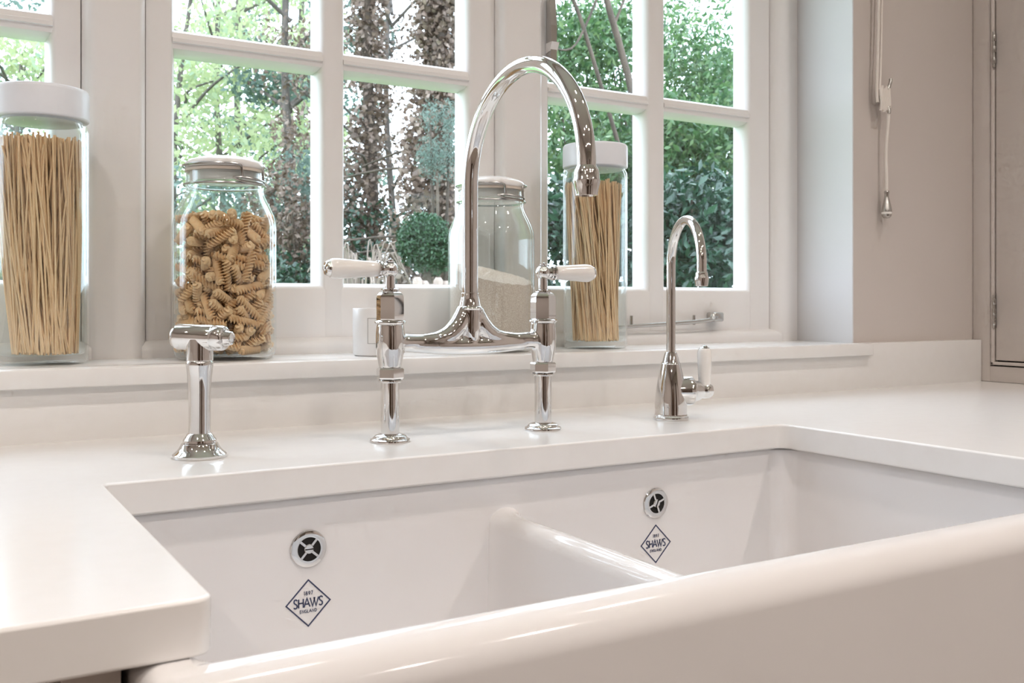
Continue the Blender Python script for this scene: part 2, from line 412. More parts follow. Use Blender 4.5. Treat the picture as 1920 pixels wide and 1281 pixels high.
# ------------------------------------------------------------------ double sink
SX0, SX1, SY0, SY1 = 0.090, 0.955, 0.474, 0.925
SZ1, SZ0 = -0.0302, -0.285
IX0, IX1, IY0, IY1 = 0.118, 0.927, 0.506, 0.886
DX0, DX1, DZ, BZ = 0.507, 0.537, -0.069, -0.245
sink = thing('double_sink', 'white fireclay double bowl sink with a tall front apron', 'sink', (SX0+0.43, 0.7, SZ0))
sink_off = Vector((SX0+0.43, 0.7, SZ0))
def sink_body():
    bm = bmesh.new()
    xs = [SX0, IX0, IX1, SX1]; ys = [SY0, IY0, IY1, SY1]
    V = {}
    def v(x, y, z):
        k = (round(x, 5), round(y, 5), round(z, 5))
        if k not in V: V[k] = bm.verts.new(k)
        return V[k]
    def q(*p): bm.faces.new([v(*c) for c in p])
    for i in range(3):
        for j in range(3):
            x0, x1, y0, y1 = xs[i], xs[i+1], ys[j], ys[j+1]
            z = BZ if (i == 1 and j == 1) else SZ1
            q((x0, y0, z), (x1, y0, z), (x1, y1, z), (x0, y1, z))
            q((x0, y0, SZ0), (x0, y1, SZ0), (x1, y1, SZ0), (x1, y0, SZ0))
    for y in (IY0, IY1): q((IX0, y, BZ), (IX1, y, BZ), (IX1, y, SZ1), (IX0, y, SZ1))
    for x in (IX0, IX1): q((x, IY0, BZ), (x, IY1, BZ), (x, IY1, SZ1), (x, IY0, SZ1))
    for i in range(3):
        for y in (SY0, SY1): q((xs[i], y, SZ0), (xs[i+1], y, SZ0), (xs[i+1], y, SZ1), (xs[i], y, SZ1))
        for x in (SX0, SX1): q((x, ys[i], SZ0), (x, ys[i+1], SZ0), (x, ys[i+1], SZ1), (x, ys[i], SZ1))
    bmesh.ops.recalc_face_normals(bm, faces=bm.faces)
    lay = bm.edges.layers.float.new('bevel_weight_edge')
    for e_ in bm.edges:
        if len(e_.link_faces) == 2 and e_.calc_face_angle(0) < 0.1: continue
        m_ = (e_.verts[0].co+e_.verts[1].co)/2
        top = abs(m_.z-SZ1) < 1e-4
        if top and abs(m_.y-SY0) < 1e-4: w_ = 0.92                        # front rim, outer
        elif top and abs(m_.y-IY0) < 1e-4: w_ = 0.28                      # front rim, inner
        elif top and (abs(m_.y-IY1) < 1e-4 or abs(m_.x-IX0) < 1e-4 or abs(m_.x-IX1) < 1e-4): w_ = 0.12
        elif top: w_ = 0.5
        elif abs(m_.y-SY0) < 1e-4: w_ = 0.8
        else: w_ = 1.0
        e_[lay] = w_
    me = bpy.data.meshes.new('m'); bm.to_mesh(me); bm.free()
    return me
me = sink_body()
for v_ in me.vertices: v_.co -= sink_off
body = link('sink_body', me, 'fireclay', sink)
bv = body.modifiers.new('round', 'BEVEL'); bv.width = 0.026; bv.segments = 7; bv.limit_method = 'WEIGHT'; bv.use_clamp_overlap = False
me.polygons.foreach_set('use_smooth', [True]*len(me.polygons))
wn = body.modifiers.new('wn', 'WEIGHTED_NORMAL'); wn.keep_sharp = True
def divider():
    """low wall between the bowls: rounded top, flared where it meets the back and front"""
    ys = np.concatenate([np.linspace(IY0-0.004, IY0+0.05, 14), np.linspace(IY0+0.06, IY1-0.055, 12), np.linspace(IY1-0.05, IY1+0.004, 18)])
    V, F = [], []; cx = (DX0+DX1)/2; n = 17
    for y in ys:
        e0 = math.exp(-max(0, IY1-y)/0.009)+math.exp(-max(0, y-IY0)/0.009)
        hw = (DX1-DX0)/2+0.005*e0; zt = DZ+0.006*e0
        ring = []
        for k in range(n):
            a = PI*k/(n-1)
            ring.append((cx+hw*math.cos(a), y, zt-0.0155+0.0155*math.sin(a)))
        ring = [(cx+hw+0.010, y, BZ-0.004), (cx+hw+0.0035, y, BZ+0.03), (cx+hw+0.001, y, zt-0.06)]+ring+[(cx-hw-0.001, y, zt-0.06), (cx-hw-0.0035, y, BZ+0.03), (cx-hw-0.010, y, BZ-0.004)]
        V += ring
    m = n+6
    for i in range(len(ys)-1):
        for k in range(m-1): F.append((i*m+k, i*m+k+1, (i+1)*m+k+1, (i+1)*m+k))
        F.append((i*m+m-1, i*m, (i+1)*m, (i+1)*m+m-1))
    F.append(tuple(range(m))); F.append(tuple(range((len(ys)-1)*m, len(ys)*m))[::-1])
    me = mesh(V, F, 60); me.transform(Matrix.Translation(-sink_off)); return me
link('bowl_divider', divider(), 'fireclay', sink)

# stroke lettering for the maker's badge
def S_stroke():
    return [(0.86, 0.86), (0.70, 0.97), (0.48, 1.0), (0.26, 0.95), (0.15, 0.80), (0.20, 0.65), (0.38, 0.55), (0.62, 0.46), (0.80, 0.34), (0.84, 0.18), (0.70, 0.05), (0.48, 0.0), (0.26, 0.03), (0.10, 0.14)]
GL = {
 'S': (0.62, [S_stroke()]), 'H': (0.78, [[(0.1, 0), (0.1, 1)], [(0.9, 0), (0.9, 1)], [(0.1, 0.52), (0.9, 0.52)]]),
 'A': (0.80, [[(0.0, 0), (0.5, 1), (1.0, 0)], [(0.2, 0.34), (0.8, 0.34)]]),
 'W': (1.15, [[(0, 1), (0.30, 0), (0.56, 1)], [(0.44, 1), (0.70, 0), (1.0, 1)]]),
 '1': (0.34, [[(0.2, 0.8), (0.6, 1), (0.6, 0)]]),
 '8': (0.60, [[(0.5+0.32*math.cos(t*PI/8), 0.76+0.23*math.sin(t*PI/8)) for t in range(17)], [(0.5+0.40*math.cos(t*PI/8), 0.27+0.27*math.sin(t*PI/8)) for t in range(17)]]),
 '9': (0.60, [[(0.5+0.38*math.cos(t*PI/8), 0.70+0.30*math.sin(t*PI/8)) for t in range(17)], [(0.87, 0.65), (0.75, 0.35), (0.45, 0.0)]]),
 '7': (0.56, [[(0.1, 1), (0.9, 1), (0.4, 0)]]),
 'E': (0.58, [[(0.85, 1), (0.15, 1), (0.15, 0), (0.85, 0)], [(0.15, 0.52), (0.75, 0.52)]]),
 'N': (0.80, [[(0.1, 0), (0.1, 1), (0.9, 0), (0.9, 1)]]),
 'G': (0.82, [[(0.88, 0.82), (0.70, 0.96), (0.5, 1), (0.25, 0.92), (0.1, 0.7), (0.08, 0.4), (0.22, 0.1), (0.5, 0), (0.75, 0.06), (0.9, 0.2), (0.9, 0.45), (0.6, 0.45)]]),
 'L': (0.52, [[(0.15, 1), (0.15, 0), (0.85, 0)]]),
 'D': (0.80, [[(0.12, 0), (0.12, 1), (0.45, 1), (0.75, 0.88), (0.9, 0.5), (0.75, 0.12), (0.45, 0), (0.12, 0)]]),
}
def ribbon(paths, w, T=0.0005):
    """flat strokes of width w in the XZ plane, thin in Y"""
    V, F = [], []
    for P in paths:
        P = [Vector((p[0], 0, p[1])) for p in P]
        closed = (P[0]-P[-1]).length < 1e-7
        n = len(P)
        base = len(V)
        for i in range(n):
            if closed:
                a, c = P[(i-1) % (n-1)], P[(i+1) % (n-1)]
            else:
                a, c = P[max(i-1, 0)], P[min(i+1, n-1)]
            d1 = (P[i]-a).normalized() if (P[i]-a).length > 1e-9 else (c-P[i]).normalized()
            d2 = (c-P[i]).normalized() if (c-P[i]).length > 1e-9 else d1
            t = (d1+d2)
            t = t.normalized() if t.length > 1e-6 else d1
            nn = Vector((-t.z, 0, t.x)); k = max(0.45, abs(nn.dot(Vector((-d1.z, 0, d1.x)))))
            off = nn*(w/2/k)
            V += [P[i]+off, P[i]-off, P[i]+off+Vector((0, T, 0)), P[i]-off+Vector((0, T, 0))]
        for i in range(n-1):
            A, B = base+4*i, base+4*(i+1)
            F += [(A, A+1, B+1, B), (A+2, B+2, B+3, A+3), (A, B, B+2, A+2), (A+1, A+3, B+3, B+1)]
    return mesh(V, F)
def text_paths(s, height, width, z, gap=0.14, squash=None):
    tot = sum(GL[c][0] for c in s)+gap*(len(s)-1)
    k = width/tot; x = -width/2; out = []
    for c in s:
        wd, st_ = GL[c]
        for P in st_: out.append([(x+p[0]*wd*k, z+p[1]*height) for p in P])
        x += (wd+gap)*k
    return out
def badge(cx, cz):
    hw, hh = 0.0213, 0.0215
    b = link('maker_badge', ribbon([[(0, hh), (hw, 0), (0, -hh), (-hw, 0), (0, hh)]], 0.0013), 'badge_ink', sink)
    b.location = Vector((cx, IY1-0.0004, cz))-sink_off
    b['label'] = 'dark blue diamond badge reading 1897 SHAWS ENGLAND'
    for s, h_, w_, z_, t_, g_ in (('SHAWS', 0.0082, 0.0290, -0.0036, 0.00125, 0.02), ('1897', 0.0033, 0.0086, 0.0076, 0.00055, 0.22), ('ENGLAND', 0.0028, 0.0165, -0.0088, 0.00048, 0.22)):
        link('lettering', ribbon(text_paths(s, h_, w_, z_, g_), t_), 'badge_ink', b)
    return b
badge(0.3082, -0.1300); badge(0.7228, -0.1268)
def overflow(cx, cz, spin, slot):
    M = Matrix.Rotation(PI/2, 4, 'X')            # local +Z faces -Y (into the bowl)
    o = thing('overflow_outlet', '', None); del o['label']
    o.parent = sink; o.location = Vector((cx, IY1, cz))-sink_off
    ring = link('overflow_ring', lathe([(0.0105, -0.002), (0.0172, 0.0), (0.0176, 0.0008), (0.0168, 0.0020), (0.0130, 0.0034), (0.0112, 0.0030), (0.0105, 0.0015), (0.0105, -0.002)], 48, M=M, cap=False), 'chrome', o)
    link('overflow_hole', lathe([(0, 0.0002), (0.0112, 0.0002), (0.0112, 0.0006), (0, 0.0006)], 32, M=M), 'gap_black', o)
    g = []
    for k in range(4):
        a = spin+k*PI/2
        Mk = M @ Matrix.Rotation(a, 4, 'Z')
        b_ = box(0.003, 0.0115, -0.0011, 0.0011, 0.0008, 0.0026); b_.transform(Mk); g.append(b_)
    link('overflow_spokes', join_meshes(g), 'chrome', o)
    link('overflow_screw', lathe([(0.0046, 0.001), (0.0046, 0.0026), (0.0040, 0.0034), (0, 0.0038)], 24, M=M), 'chrome', o)
    s_ = box(-0.0042, 0.0042, -0.0005, 0.0005, 0.0032, 0.0041); s_.transform(M @ Matrix.Rotation(slot, 4, 'Z'))
    link('screw_slot', s_, 'gap_black', o)
overflow(0.3082, -0.0792, 0.85, 0.0); overflow(0.7222, -0.0798, 0.35, 1.15)

# ------------------------------------------------------------------ base cabinets below the worktop
def base_unit(x0, x1, label):
    c = thing('base_cabinet', label, 'cabinet', ((x0+x1)/2, 0.84, FLOOR_Z), group='base cabinets')
    off = Vector(((x0+x1)/2, 0.84, FLOOR_Z))
    def P(name, m_, mat, par=c):
        m_.transform(Matrix.Translation(-off)); return link(name, m_, mat, par)
    P('carcass', box(x0, x1, 0.550, 1.15, FLOOR_Z+0.12, -0.0305), 'cabinet_paint')
    P('plinth', box(x0, x1, 0.60, 1.15, FLOOR_Z, FLOOR_Z+0.12), 'cabinet_paint')
    zt = -0.045
    n = max(1, round((x1-x0)/0.5)); w = (x1-x0)/n
    for k in range(n):
        a, b = x0+k*w+0.03, x0+(k+1)*w-0.03
        d = P('door', box(a, b, 0.530, 0.5495, FLOOR_Z+0.15, zt, 0.0015), 'cabinet_paint')
        P('knob', lathe([(0, 0.03), (0.012, 0.026), (0.015, 0.018), (0.007, 0.008), (0.007, 0)], 20, M=Matrix.Translation((b-0.05, 0.530, zt-0.12)) @ Matrix.Rotation(PI/2, 4, 'X')), 'chrome', d)
    P('face_frame', box(x0, x0+0.028, 0.532, 0.5495, FLOOR_Z+0.12, -0.031), 'cabinet_paint')
    P('face_frame', box(x1-0.028, x1, 0.532, 0.5495, FLOOR_Z+0.12, -0.031), 'cabinet_paint')
base_unit(-1.0, 0.086, 'greige base cabinet under the worktop left of the sink')
base_unit(0.960, 2.0, 'greige base cabinet under the worktop right of the sink')
su = thing('sink_cabinet', 'greige cabinet carrying the sink', 'cabinet', (0.523, 0.84, FLOOR_Z))
for nm, args, mt in (('carcass', (0.0875, 0.9585, 0.56, 1.10, FLOOR_Z+0.12, SZ0-0.001), 'cabinet_paint'), ('plinth', (0.0875, 0.9585, 0.60, 1.10, FLOOR_Z, FLOOR_Z+0.12), 'cabinet_paint'),
                     ('door', (0.10, 0.520, 0.535, 0.559, FLOOR_Z+0.14, SZ0-0.02), 'cabinet_paint'), ('door', (0.526, 0.946, 0.535, 0.559, FLOOR_Z+0.14, SZ0-0.02), 'cabinet_paint')):
    m_ = box(*args, 0.001); m_.transform(Matrix.Translation((-0.523, -0.84, -FLOOR_Z))); link(nm, m_, mt, su)

# ------------------------------------------------------------------ tall cabinet standing on the worktop, right
CX = 1.753
tc_ = thing('tall_cabinet', 'greige painted tall cabinet standing on the worktop at the right', 'cabinet', (1.93, 0.85, 0.0))
tco = Vector((1.93, 0.85, 0.0))
def TC(name, m_, mat='cabinet_paint', par=tc_):
    m_.transform(Matrix.Translation(-tco)); return link(name, m_, mat, par)
CY1, CY0, CZ1 = Y_W-0.001, 0.52, 1.46
TC('carcass', box(CX+0.022, X1R-0.002, CY0, CY1, 0.0005, CZ1))
yo, yi = 1.146, 0.56         # opening in the face frame
zo = 0.030
TC('frame_stile', box(CX, CX+0.0225, yo, CY1, 0.0005, CZ1, 0.0008))
TC('frame_stile', box(CX, CX+0.0225, CY0, yi, 0.0005, CZ1, 0.0008))
TC('frame_rail', box(CX, CX+0.0225, yi, yo, 0.0005, zo, 0.0008))
TC('frame_rail', box(CX, CX+0.0225, yi, yo, 1.40, CZ1, 0.0008))
# raised bead round the opening
for a in ((CX-0.003, CX+0.012, yo-0.0088, yo-0.0026, zo+0.0026, 1.3985), (CX-0.003, CX+0.012, yi+0.0026, yo-0.0026, zo+0.0026, zo+0.0088)):
    TC('bead', box(*a, 0.0016))
TC('shadow_gap', box(CX+0.012, CX+0.0215, yi, yo, zo, 1.40), 'gap_black')
dr = TC('cabinet_door', box(CX+0.0005, CX+0.016, yi+0.012, yo-0.0116, zo+0.0116, 1.39, 0.001))
for zc, hh in ((0.634, 0.034), (0.134, 0.031)):
    hb = TC('hinge', tube([(CX-0.003, yo-0.0098, zc-hh), (CX-0.003, yo-0.0098, zc+hh)], 0.0028, 12), 'steel', dr)
    for k in (-0.45, 0.0, 0.45):
        TC('hinge_knuckle', lathe([(0.0034, -0.006), (0.0037, -0.004), (0.0037, 0.004), (0.0034, 0.006)], 12, M=Matrix.Translation((CX-0.003, yo-0.0098, zc+k*hh*1.4))), 'steel', hb)

# ------------------------------------------------------------------ bridge mixer tap
TX, TY, HS = 0.5325, 0.983, 0.0985
tap = thing('bridge_mixer_tap', 'chrome bridge mixer tap with swan neck spout and white lever handles', 'tap', (TX, TY, 0))
hexseg = dict(seg=6, smooth=20)
for sx in (-1, 1):
    M0 = Matrix.Translation((sx*HS, 0, 0))
    link('base_flange', lathe([(0, 0), (0.0213, 0), (0.0219, 0.0012), (0.0216, 0.0028), (0.0200, 0.0038), (0.0186, 0.0042), (0.0183, 0.0055), (0.0165, 0.0072), (0.0125, 0.0086), (0.0105, 0.0092)], M=M0), 'chrome', tap)
    link('inlet_pipe', lathe([(0.0101, 0.006), (0.0101, 0.066)], M=M0), 'chrome', tap)
    nut = link('union_nut', lathe([(0.0118, 0.0668), (0.0146, 0.0682), (0.0154, 0.0700), (0.0154, 0.0785), (0.0142, 0.0800), (0.0118, 0.0806)], M=M0, phase=0.35, **hexseg), 'chrome', tap)
    link('nut_collar', lathe([(0.0102, 0.0640), (0.0128, 0.0645), (0.0132, 0.0658), (0.0128, 0.0672), (0.011, 0.0674)], M=M0), 'chrome', nut)
    link('body_collar', lathe([(0.0140, 0.1272), (0.0164, 0.1276), (0.0173, 0.1290), (0.0171, 0.1302), (0.0150, 0.1316), (0.0135, 0.1322)], M=M0), 'chrome', tap)
    link('bonnet', lathe([(0.0148, 0.1312), (0.0151, 0.1325), (0.0151, 0.1560), (0.0143, 0.1590), (0.0118, 0.1618), (0.0088, 0.1632)], M=M0, phase=0.42, seg=6, smooth=24), 'chrome', tap)
    link('bonnet_ring', lathe([(0.0070, 0.1622), (0.0080, 0.1632), (0.0100, 0.1643), (0.0100, 0.1655), (0.0080, 0.1664), (0.0055, 0.1668)], M=M0), 'chrome', tap)
    link('spindle', lathe([(0.0055, 0.1650), (0.0055, 0.1795)], seg=24, M=M0), 'chrome', tap)
    zc = 0.1868
    ball = [(0.0089*math.sin(t*PI/12), zc-0.0089*math.cos(t*PI/12)) for t in range(13)]
    hub = link('lever_hub', lathe([(max(r, 0), z) for r, z in ball], 32, M=M0), 'chrome', tap)
    link('finial', lathe([(0.0052, zc+0.0078), (0.0055, zc+0.0090), (0.0036, zc+0.0096), (0.0038, zc+0.0108), (0, zc+0.0122)], 24, M=M0), 'chrome', hub)
    # lever pointing away from the spout
    ML = M0 @ Matrix.Translation((0, 0, zc)) @ Matrix.Rotation(sx*PI/2, 4, 'Y')
    lv = link('lever_collar', lathe([(0.0055, 0.0060), (0.0062, 0.0090), (0.0084, 0.0096), (0.0084, 0.0112), (0.0064, 0.0120), (0.0068, 0.0128), (0.0097, 0.0134), (0.0097, 0.0152), (0.0082, 0.0158)], 32, M=ML), 'chrome', tap)
    g_ = link('lever_grip', lathe([(0.0076, 0.0150), (0.0083, 0.0168), (0.0090, 0.030), (0.0100, 0.045), (0.0108, 0.056), (0.0111, 0.062), (0.0107, 0.0660), (0.0094, 0.0690), (0.006, 0.0700)], 36, M=ML), 'porcelain', lv)
    g_['label'] = 'white porcelain lever grip'
    link('lever_cap', lathe([(0.0078, 0.0686), (0.0086, 0.0694), (0.0084, 0.0712), (0.0068, 0.0734), (0.0030, 0.0744), (0.0026, 0.0756), (0, 0.0760)], 32, M=ML), 'chrome', lv)
# bridge: two arms sweeping up into the centre and a straight belly between the valves
def arm(sx):
    P = [(sx*0.0985, 0, 0.1062), (sx*0.080, 0, 0.1066), (sx*0.060, 0, 0.1072), (sx*0.042, 0, 0.1090), (sx*0.027, 0, 0.1140), (sx*0.0165, 0, 0.1230), (sx*0.0098, 0, 0.1345), (sx*0.0062, 0, 0.1450)]
    R = [0.0128, 0.0100, 0.0086, 0.0094, 0.0110, 0.0114, 0.0104, 0.0086]
    pts = smoothpath(P, 6); rr = np.interp(np.linspace(0, 7, len(pts)), range(8), R)
    return tube(pts, list(rr), 28)
pts = [(x, 0, 0.1058-0.0035*math.cos(x/0.09*PI/2)) for x in np.linspace(-0.09, 0.09, 37)]
cast = [arm(-1), arm(1), tube(pts, [0.0078+0.0030*math.cos(p[0]/0.09*PI/2) for p in pts], 28),
        lathe([(0, 0.100), (0.008, 0.102), (0.0105, 0.108), (0.0118, 0.118), (0.0124, 0.130), (0.0132, 0.1445)])]
for sx in (-1, 1):
    cast.append(lathe([(0.0113, 0.0790), (0.0121, 0.0815), (0.0130, 0.0860), (0.0145, 0.0935), (0.0155, 0.1010), (0.0159, 0.1080), (0.0158, 0.1150), (0.0152, 0.1220), (0.0147, 0.1285)], M=Matrix.Translation((sx*HS, 0, 0))))
bo_ = link('bridge_body', join_meshes(cast), 'chrome', tap)
rm = bo_.modifiers.new('cast', 'REMESH'); rm.mode = 'VOXEL'; rm.voxel_size = 0.0009; rm.use_smooth_shade = True
sm = bo_.modifiers.new('soften', 'SMOOTH'); sm.factor = 0.5; sm.iterations = 22
link('spout_collar', lathe([(0.0118, 0.1420), (0.0138, 0.1428), (0.0146, 0.1442), (0.0140, 0.1456), (0.0124, 0.1466), (0.0120, 0.1480), (0.0108, 0.1540), (0.0096, 0.1596), (0.0100, 0.1606), (0.0098, 0.1618), (0.0085, 0.1624)]), 'chrome', tap)
REACH, ZC = 0.2288, 0.2808
R_ = REACH/2
sp = [(0, 0, 0.155)]+[(0, 0, z) for z in np.linspace(0.17, ZC-0.002, 8)]
sp += [(0, -R_+R_*math.cos(t), ZC+R_*math.sin(t)) for t in np.linspace(0.0, PI, 49)] + [(0, -REACH, 0.272)]
spo = link('spout', tube(sp, 0.0091, 32), 'chrome', tap)
MT = Matrix.Translation((0, -REACH, 0))
link('spout_nozzle', lathe([(0.0092, 0.2790), (0.0098, 0.2780), (0.0112, 0.2755), (0.0122, 0.2720), (0.0124, 0.2665), (0.0130, 0.2655), (0.0130, 0.2640), (0.0118, 0.2600), (0.0104, 0.2525), (0.0103, 0.2510), (0.0085, 0.2508), (0.0080, 0.2530), (0, 0.2535)], 40, M=MT), 'chrome', spo)

# ------------------------------------------------------------------ side spray
spray = thing('side_spray', 'chrome pull out side spray standing left of the mixer tap', 'tap', (0.2309, 0.980, 0))
link('base_flange', lathe([(0, 0), (0.0252, 0), (0.0258, 0.0012), (0.0258, 0.0030), (0.0245, 0.0044), (0.0215, 0.0066), (0.0190, 0.0098), (0.0174, 0.0136), (0.0160, 0.0142)]), 'chrome', spray)
link('spray_socket', lathe([(0.0148, 0.0140), (0.0160, 0.0152), (0.0158, 0.0172), (0.0138, 0.0195), (0.0120, 0.0225), (0.0108, 0.0236)]), 'chrome', spray)
link('spray_handle', lathe([(0.0107, 0.022), (0.0104, 0.035), (0.0105, 0.050), (0.0109, 0.066), (0.0116, 0.078), (0.0124, 0.0860), (0.0130, 0.0895), (0.0132, 0.0915), (0.0126, 0.0932), (0.0122, 0.0940)]), 'chrome', spray)
link('spray_neck', lathe([(0.0120, 0.0938), (0.0128, 0.0946), (0.0128, 0.108), (0.0128, 0.115)]), 'chrome', spray)
d = Vector((0.73, -0.683, -0.02)).normalized()
MH = Matrix.Translation(Vector((0, 0, 0.1168))-d*0.026) @ rot_to(d)
hd = link('spray_head', lathe([(0, -0.0035), (0.0060, -0.0030), (0.0100, -0.0012), (0.0117, 0.0012), (0.0121, 0.0030), (0.0126, 0.0034), (0.0126, 0.040), (0.0122, 0.0406), (0.0122, 0.0416), (0.0126, 0.0422), (0.0124, 0.0505), (0.0112, 0.0530), (0.0090, 0.0540), (0.0078, 0.0538)], 44, M=MH), 'chrome', spray)
link('spray_button', lathe([(0.0078, 0.053), (0.0074, 0.0570), (0.0066, 0.0600), (0.0058, 0.0606), (0.0050, 0.0598), (0, 0.0596)], 32, M=MH), 'chrome', hd)

# ------------------------------------------------------------------ filter tap
ft = thing('filter_tap', 'small chrome swan neck filter tap with an upright white lever', 'tap', (0.8296, 0.986, 0))
link('tap_body', lathe([(0, 0), (0.0224, 0), (0.0230, 0.0014), (0.0226, 0.0034), (0.0212, 0.0044), (0.0214, 0.0056), (0.0208, 0.0066), (0.0207, 0.0075), (0.0208, 0.018), (0.0202, 0.030), (0.0190, 0.040), (0.0172, 0.0505), (0.0148, 0.0620), (0.0124, 0.0715), (0.0128, 0.0722), (0.0124, 0.0732), (0.0112, 0.0740), (0.0090, 0.0820), (0.0076, 0.0866), (0.0062, 0.0870)]), 'chrome', ft)
dv = Vector((-0.362, -0.932, 0))
rr_, zc2 = 0.0555, 0.1970
pp = [Vector((0, 0, z)) for z in np.linspace(0.083, zc2-0.003, 8)]
pp += [dv*(rr_-rr_*math.cos(t))+Vector((0, 0, zc2+rr_*1.01*math.sin(t))) for t in np.linspace(0, PI, 41)]
pp += [dv*2*rr_+Vector((0, 0, zc2-0.012))]
fsp = link('spout', tube(pp, 0.0059, 28), 'chrome', ft)
link('spout_nozzle', lathe([(0.0060, 0.014), (0.0072, 0.0125), (0.0074, 0.0090), (0.0082, 0.0075), (0.0086, 0.0062), (0.0080, 0.0020), (0.0072, -0.0030), (0.0060, -0.0034), (0, -0.0030)], 32, M=Matrix.Translation(dv*2*rr_+Vector((0, 0, zc2-0.0235)))), 'chrome', fsp)
dl = Vector((0.932, -0.362, 0))
MV = Matrix.Translation((0, 0, 0.0365)) @ rot_to(dl)
vl = link('valve', lathe([(0.0178, 0.004), (0.0186, 0.019), (0.0186, 0.0265), (0.0180, 0.0285), (0.0160, 0.0300), (0.0138, 0.0330), (0.0128, 0.0372), (0.0108, 0.0410), (0.0095, 0.0432)], 40, M=MV), 'chrome', ft)
link('valve_knob', lathe([(0.0095, 0.038), (0.0102, 0.046), (0.0094, 0.0520), (0.0070, 0.0556), (0, 0.0570)], 32, M=MV), 'chrome', vl)
ML = Matrix.Translation(dl*0.0455+Vector((0, 0, 0.046)))
lev = link('lever_grip', lathe([(0.0076, -0.004), (0.0078, 0.002), (0.0086, 0.018), (0.0093, 0.034), (0.0092, 0.0415), (0.0078, 0.0450), (0.005, 0.046)], 36, M=ML), 'porcelain', vl)
lev['label'] = 'white porcelain lever grip'
link('lever_cap', lathe([(0.0068, 0.0446), (0.0064, 0.0462), (0.0040, 0.0476), (0.0030, 0.0490), (0, 0.0496)], 28, M=ML), 'chrome', vl)

# ------------------------------------------------------------------ jars on the sill
JY = 1.255
def view_dirs(x):
    th = math.atan2(x, JY)
    return Vector((math.cos(th), -math.sin(th), 0)), Vector((-math.sin(th), -math.cos(th), 0))
def clip_jar(x, label):
    j = thing('clip_top_jar', label, 'jar', (x, JY, Z_S), group='jars on the window sill')
    outer = [(0, 0), (0.050, 0), (0.0560, 0.0012), (0.0605, 0.0050), (0.0632, 0.0120), (0.0634, 0.020), (0.0634, 0.165), (0.0626, 0.174), (0.0600, 0.183), (0.0560, 0.1925), (0.0515, 0.201), (0.0484, 0.208), (0.0474, 0.2125), (0.0476, 0.216), (0.0488, 0.2185), (0.0476, 0.221), (0.0472, 0.236)]
    inner = [(0.0445, 0.236), (0.0448, 0.212), (0.0490, 0.2005), (0.0545, 0.189), (0.0590, 0.177), (0.0604, 0.166), (0.0605, 0.020), (0.0590, 0.0115), (0.0550, 0.0080), (0, 0.0070)]
    link('jar_glass', lathe(outer+inner, 72, 50), 'jar_glass', j)
    lid = link('jar_lid', lathe([(0.0425, 0.2230), (0.0430, 0.2375), (0.0466, 0.2385), (0.0486, 0.2405), (0.0490, 0.2440), (0.0478, 0.2468), (0.0430, 0.2500), (0.030, 0.2540), (0.012, 0.2562), (0, 0.2565)], 64, 50), 'lid_ceramic', j)
    lid['label'] = 'white ceramic lid'
    link('rubber_seal', lathe([(0.0440, 0.2350), (0.0486, 0.2352), (0.0488, 0.2384), (0.0440, 0.2386), (0.0440, 0.2350)], 64, 50, cap=False), 'rubber', lid)
    Rv, Cv = view_dirs(x)
    def at(deg, z, r): a = math.radians(deg); return (Rv*math.sin(a)+Cv*math.cos(a))*r+Vector((0, 0, z))
    wire = 0.0014
    bail = link('wire_bail', tube([at(t, 0.2186, 0.0500) for t in range(0, 361, 6)], wire, 8), 'wire', j)
    top = [at(t, 0.2420, 0.0512) for t in range(-110, 16, 6)]
    link('bail_wire', tube(smoothpath(top+[at(20, 0.2405, 0.0518), at(22.5, 0.236, 0.0512), at(23, 0.2265, 0.0518), at(20, 0.2235, 0.0515)], 3), wire, 8), 'wire', bail)
    link('bail_wire', tube(smoothpath([at(150, 0.2420, 0.0512), at(120, 0.2420, 0.0512), at(90, 0.2420, 0.0513), at(67, 0.2415, 0.0518), at(63, 0.2390, 0.0514), at(62, 0.2320, 0.0518), at(62, 0.2245, 0.0520)], 5), wire, 8), 'wire', bail)
    lp = [at(10, 0.2245, 0.0512), at(24, 0.2252, 0.0530), at(44, 0.2240, 0.0540), at(62, 0.2230, 0.0525), at(66, 0.2205, 0.0515), at(56, 0.2195, 0.0535), at(36, 0.2195, 0.0540), at(20, 0.2210, 0.0525), at(10, 0.2245, 0.0512)]
    link('bail_latch', tube(smoothpath(lp, 5), wire, 8), 'wire', bail)
    return j
fx, rx = 0.3273, 0.7152
jar_f = clip_jar(fx, 'clip top glass jar filled with spiral pasta')
jar_r = clip_jar(rx, 'clip top glass jar half filled with pale grain behind the tap spout')
def tall_jar(x, label):
    j = thing('tall_glass_jar', label, 'jar', (x, JY, Z_S), group='jars on the window sill')
    outer = [(0, 0), (0.042, 0), (0.0462, 0.0012), (0.0492, 0.0045), (0.0503, 0.010), (0.0503, 0.268), (0.0498, 0.2735), (0.0480, 0.277), (0.0468, 0.279), (0.0468, 0.300)]
    inner = [(0.0445, 0.300), (0.0445, 0.277), (0.0475, 0.270), (0.0480, 0.262), (0.0480, 0.018), (0.0465, 0.013), (0.042, 0.0110), (0, 0.0105)]
    link('jar_glass', lathe(outer+inner, 72, 50), 'jar_glass', j)
    lid = link('jar_lid', lathe([(0.0435, 0.2790), (0.0440, 0.2812), (0.0492, 0.2816), (0.0506, 0.2826), (0.0508, 0.284), (0.0508, 0.3125), (0.0502, 0.3155), (0.0488, 0.3172), (0.0455, 0.3178), (0.0440, 0.3166), (0, 0.3166)], 72, 50), 'lid_plastic', j)
    lid['label'] = 'white plastic screw lid'
    return j
lx, sx_ = 0.1170, 0.9027
jar_l = tall_jar(lx, 'tall glass jar of spaghetti at the left end of the sill')
jar_s = tall_jar(sx_, 'tall glass jar of spaghetti behind the spout outlet')

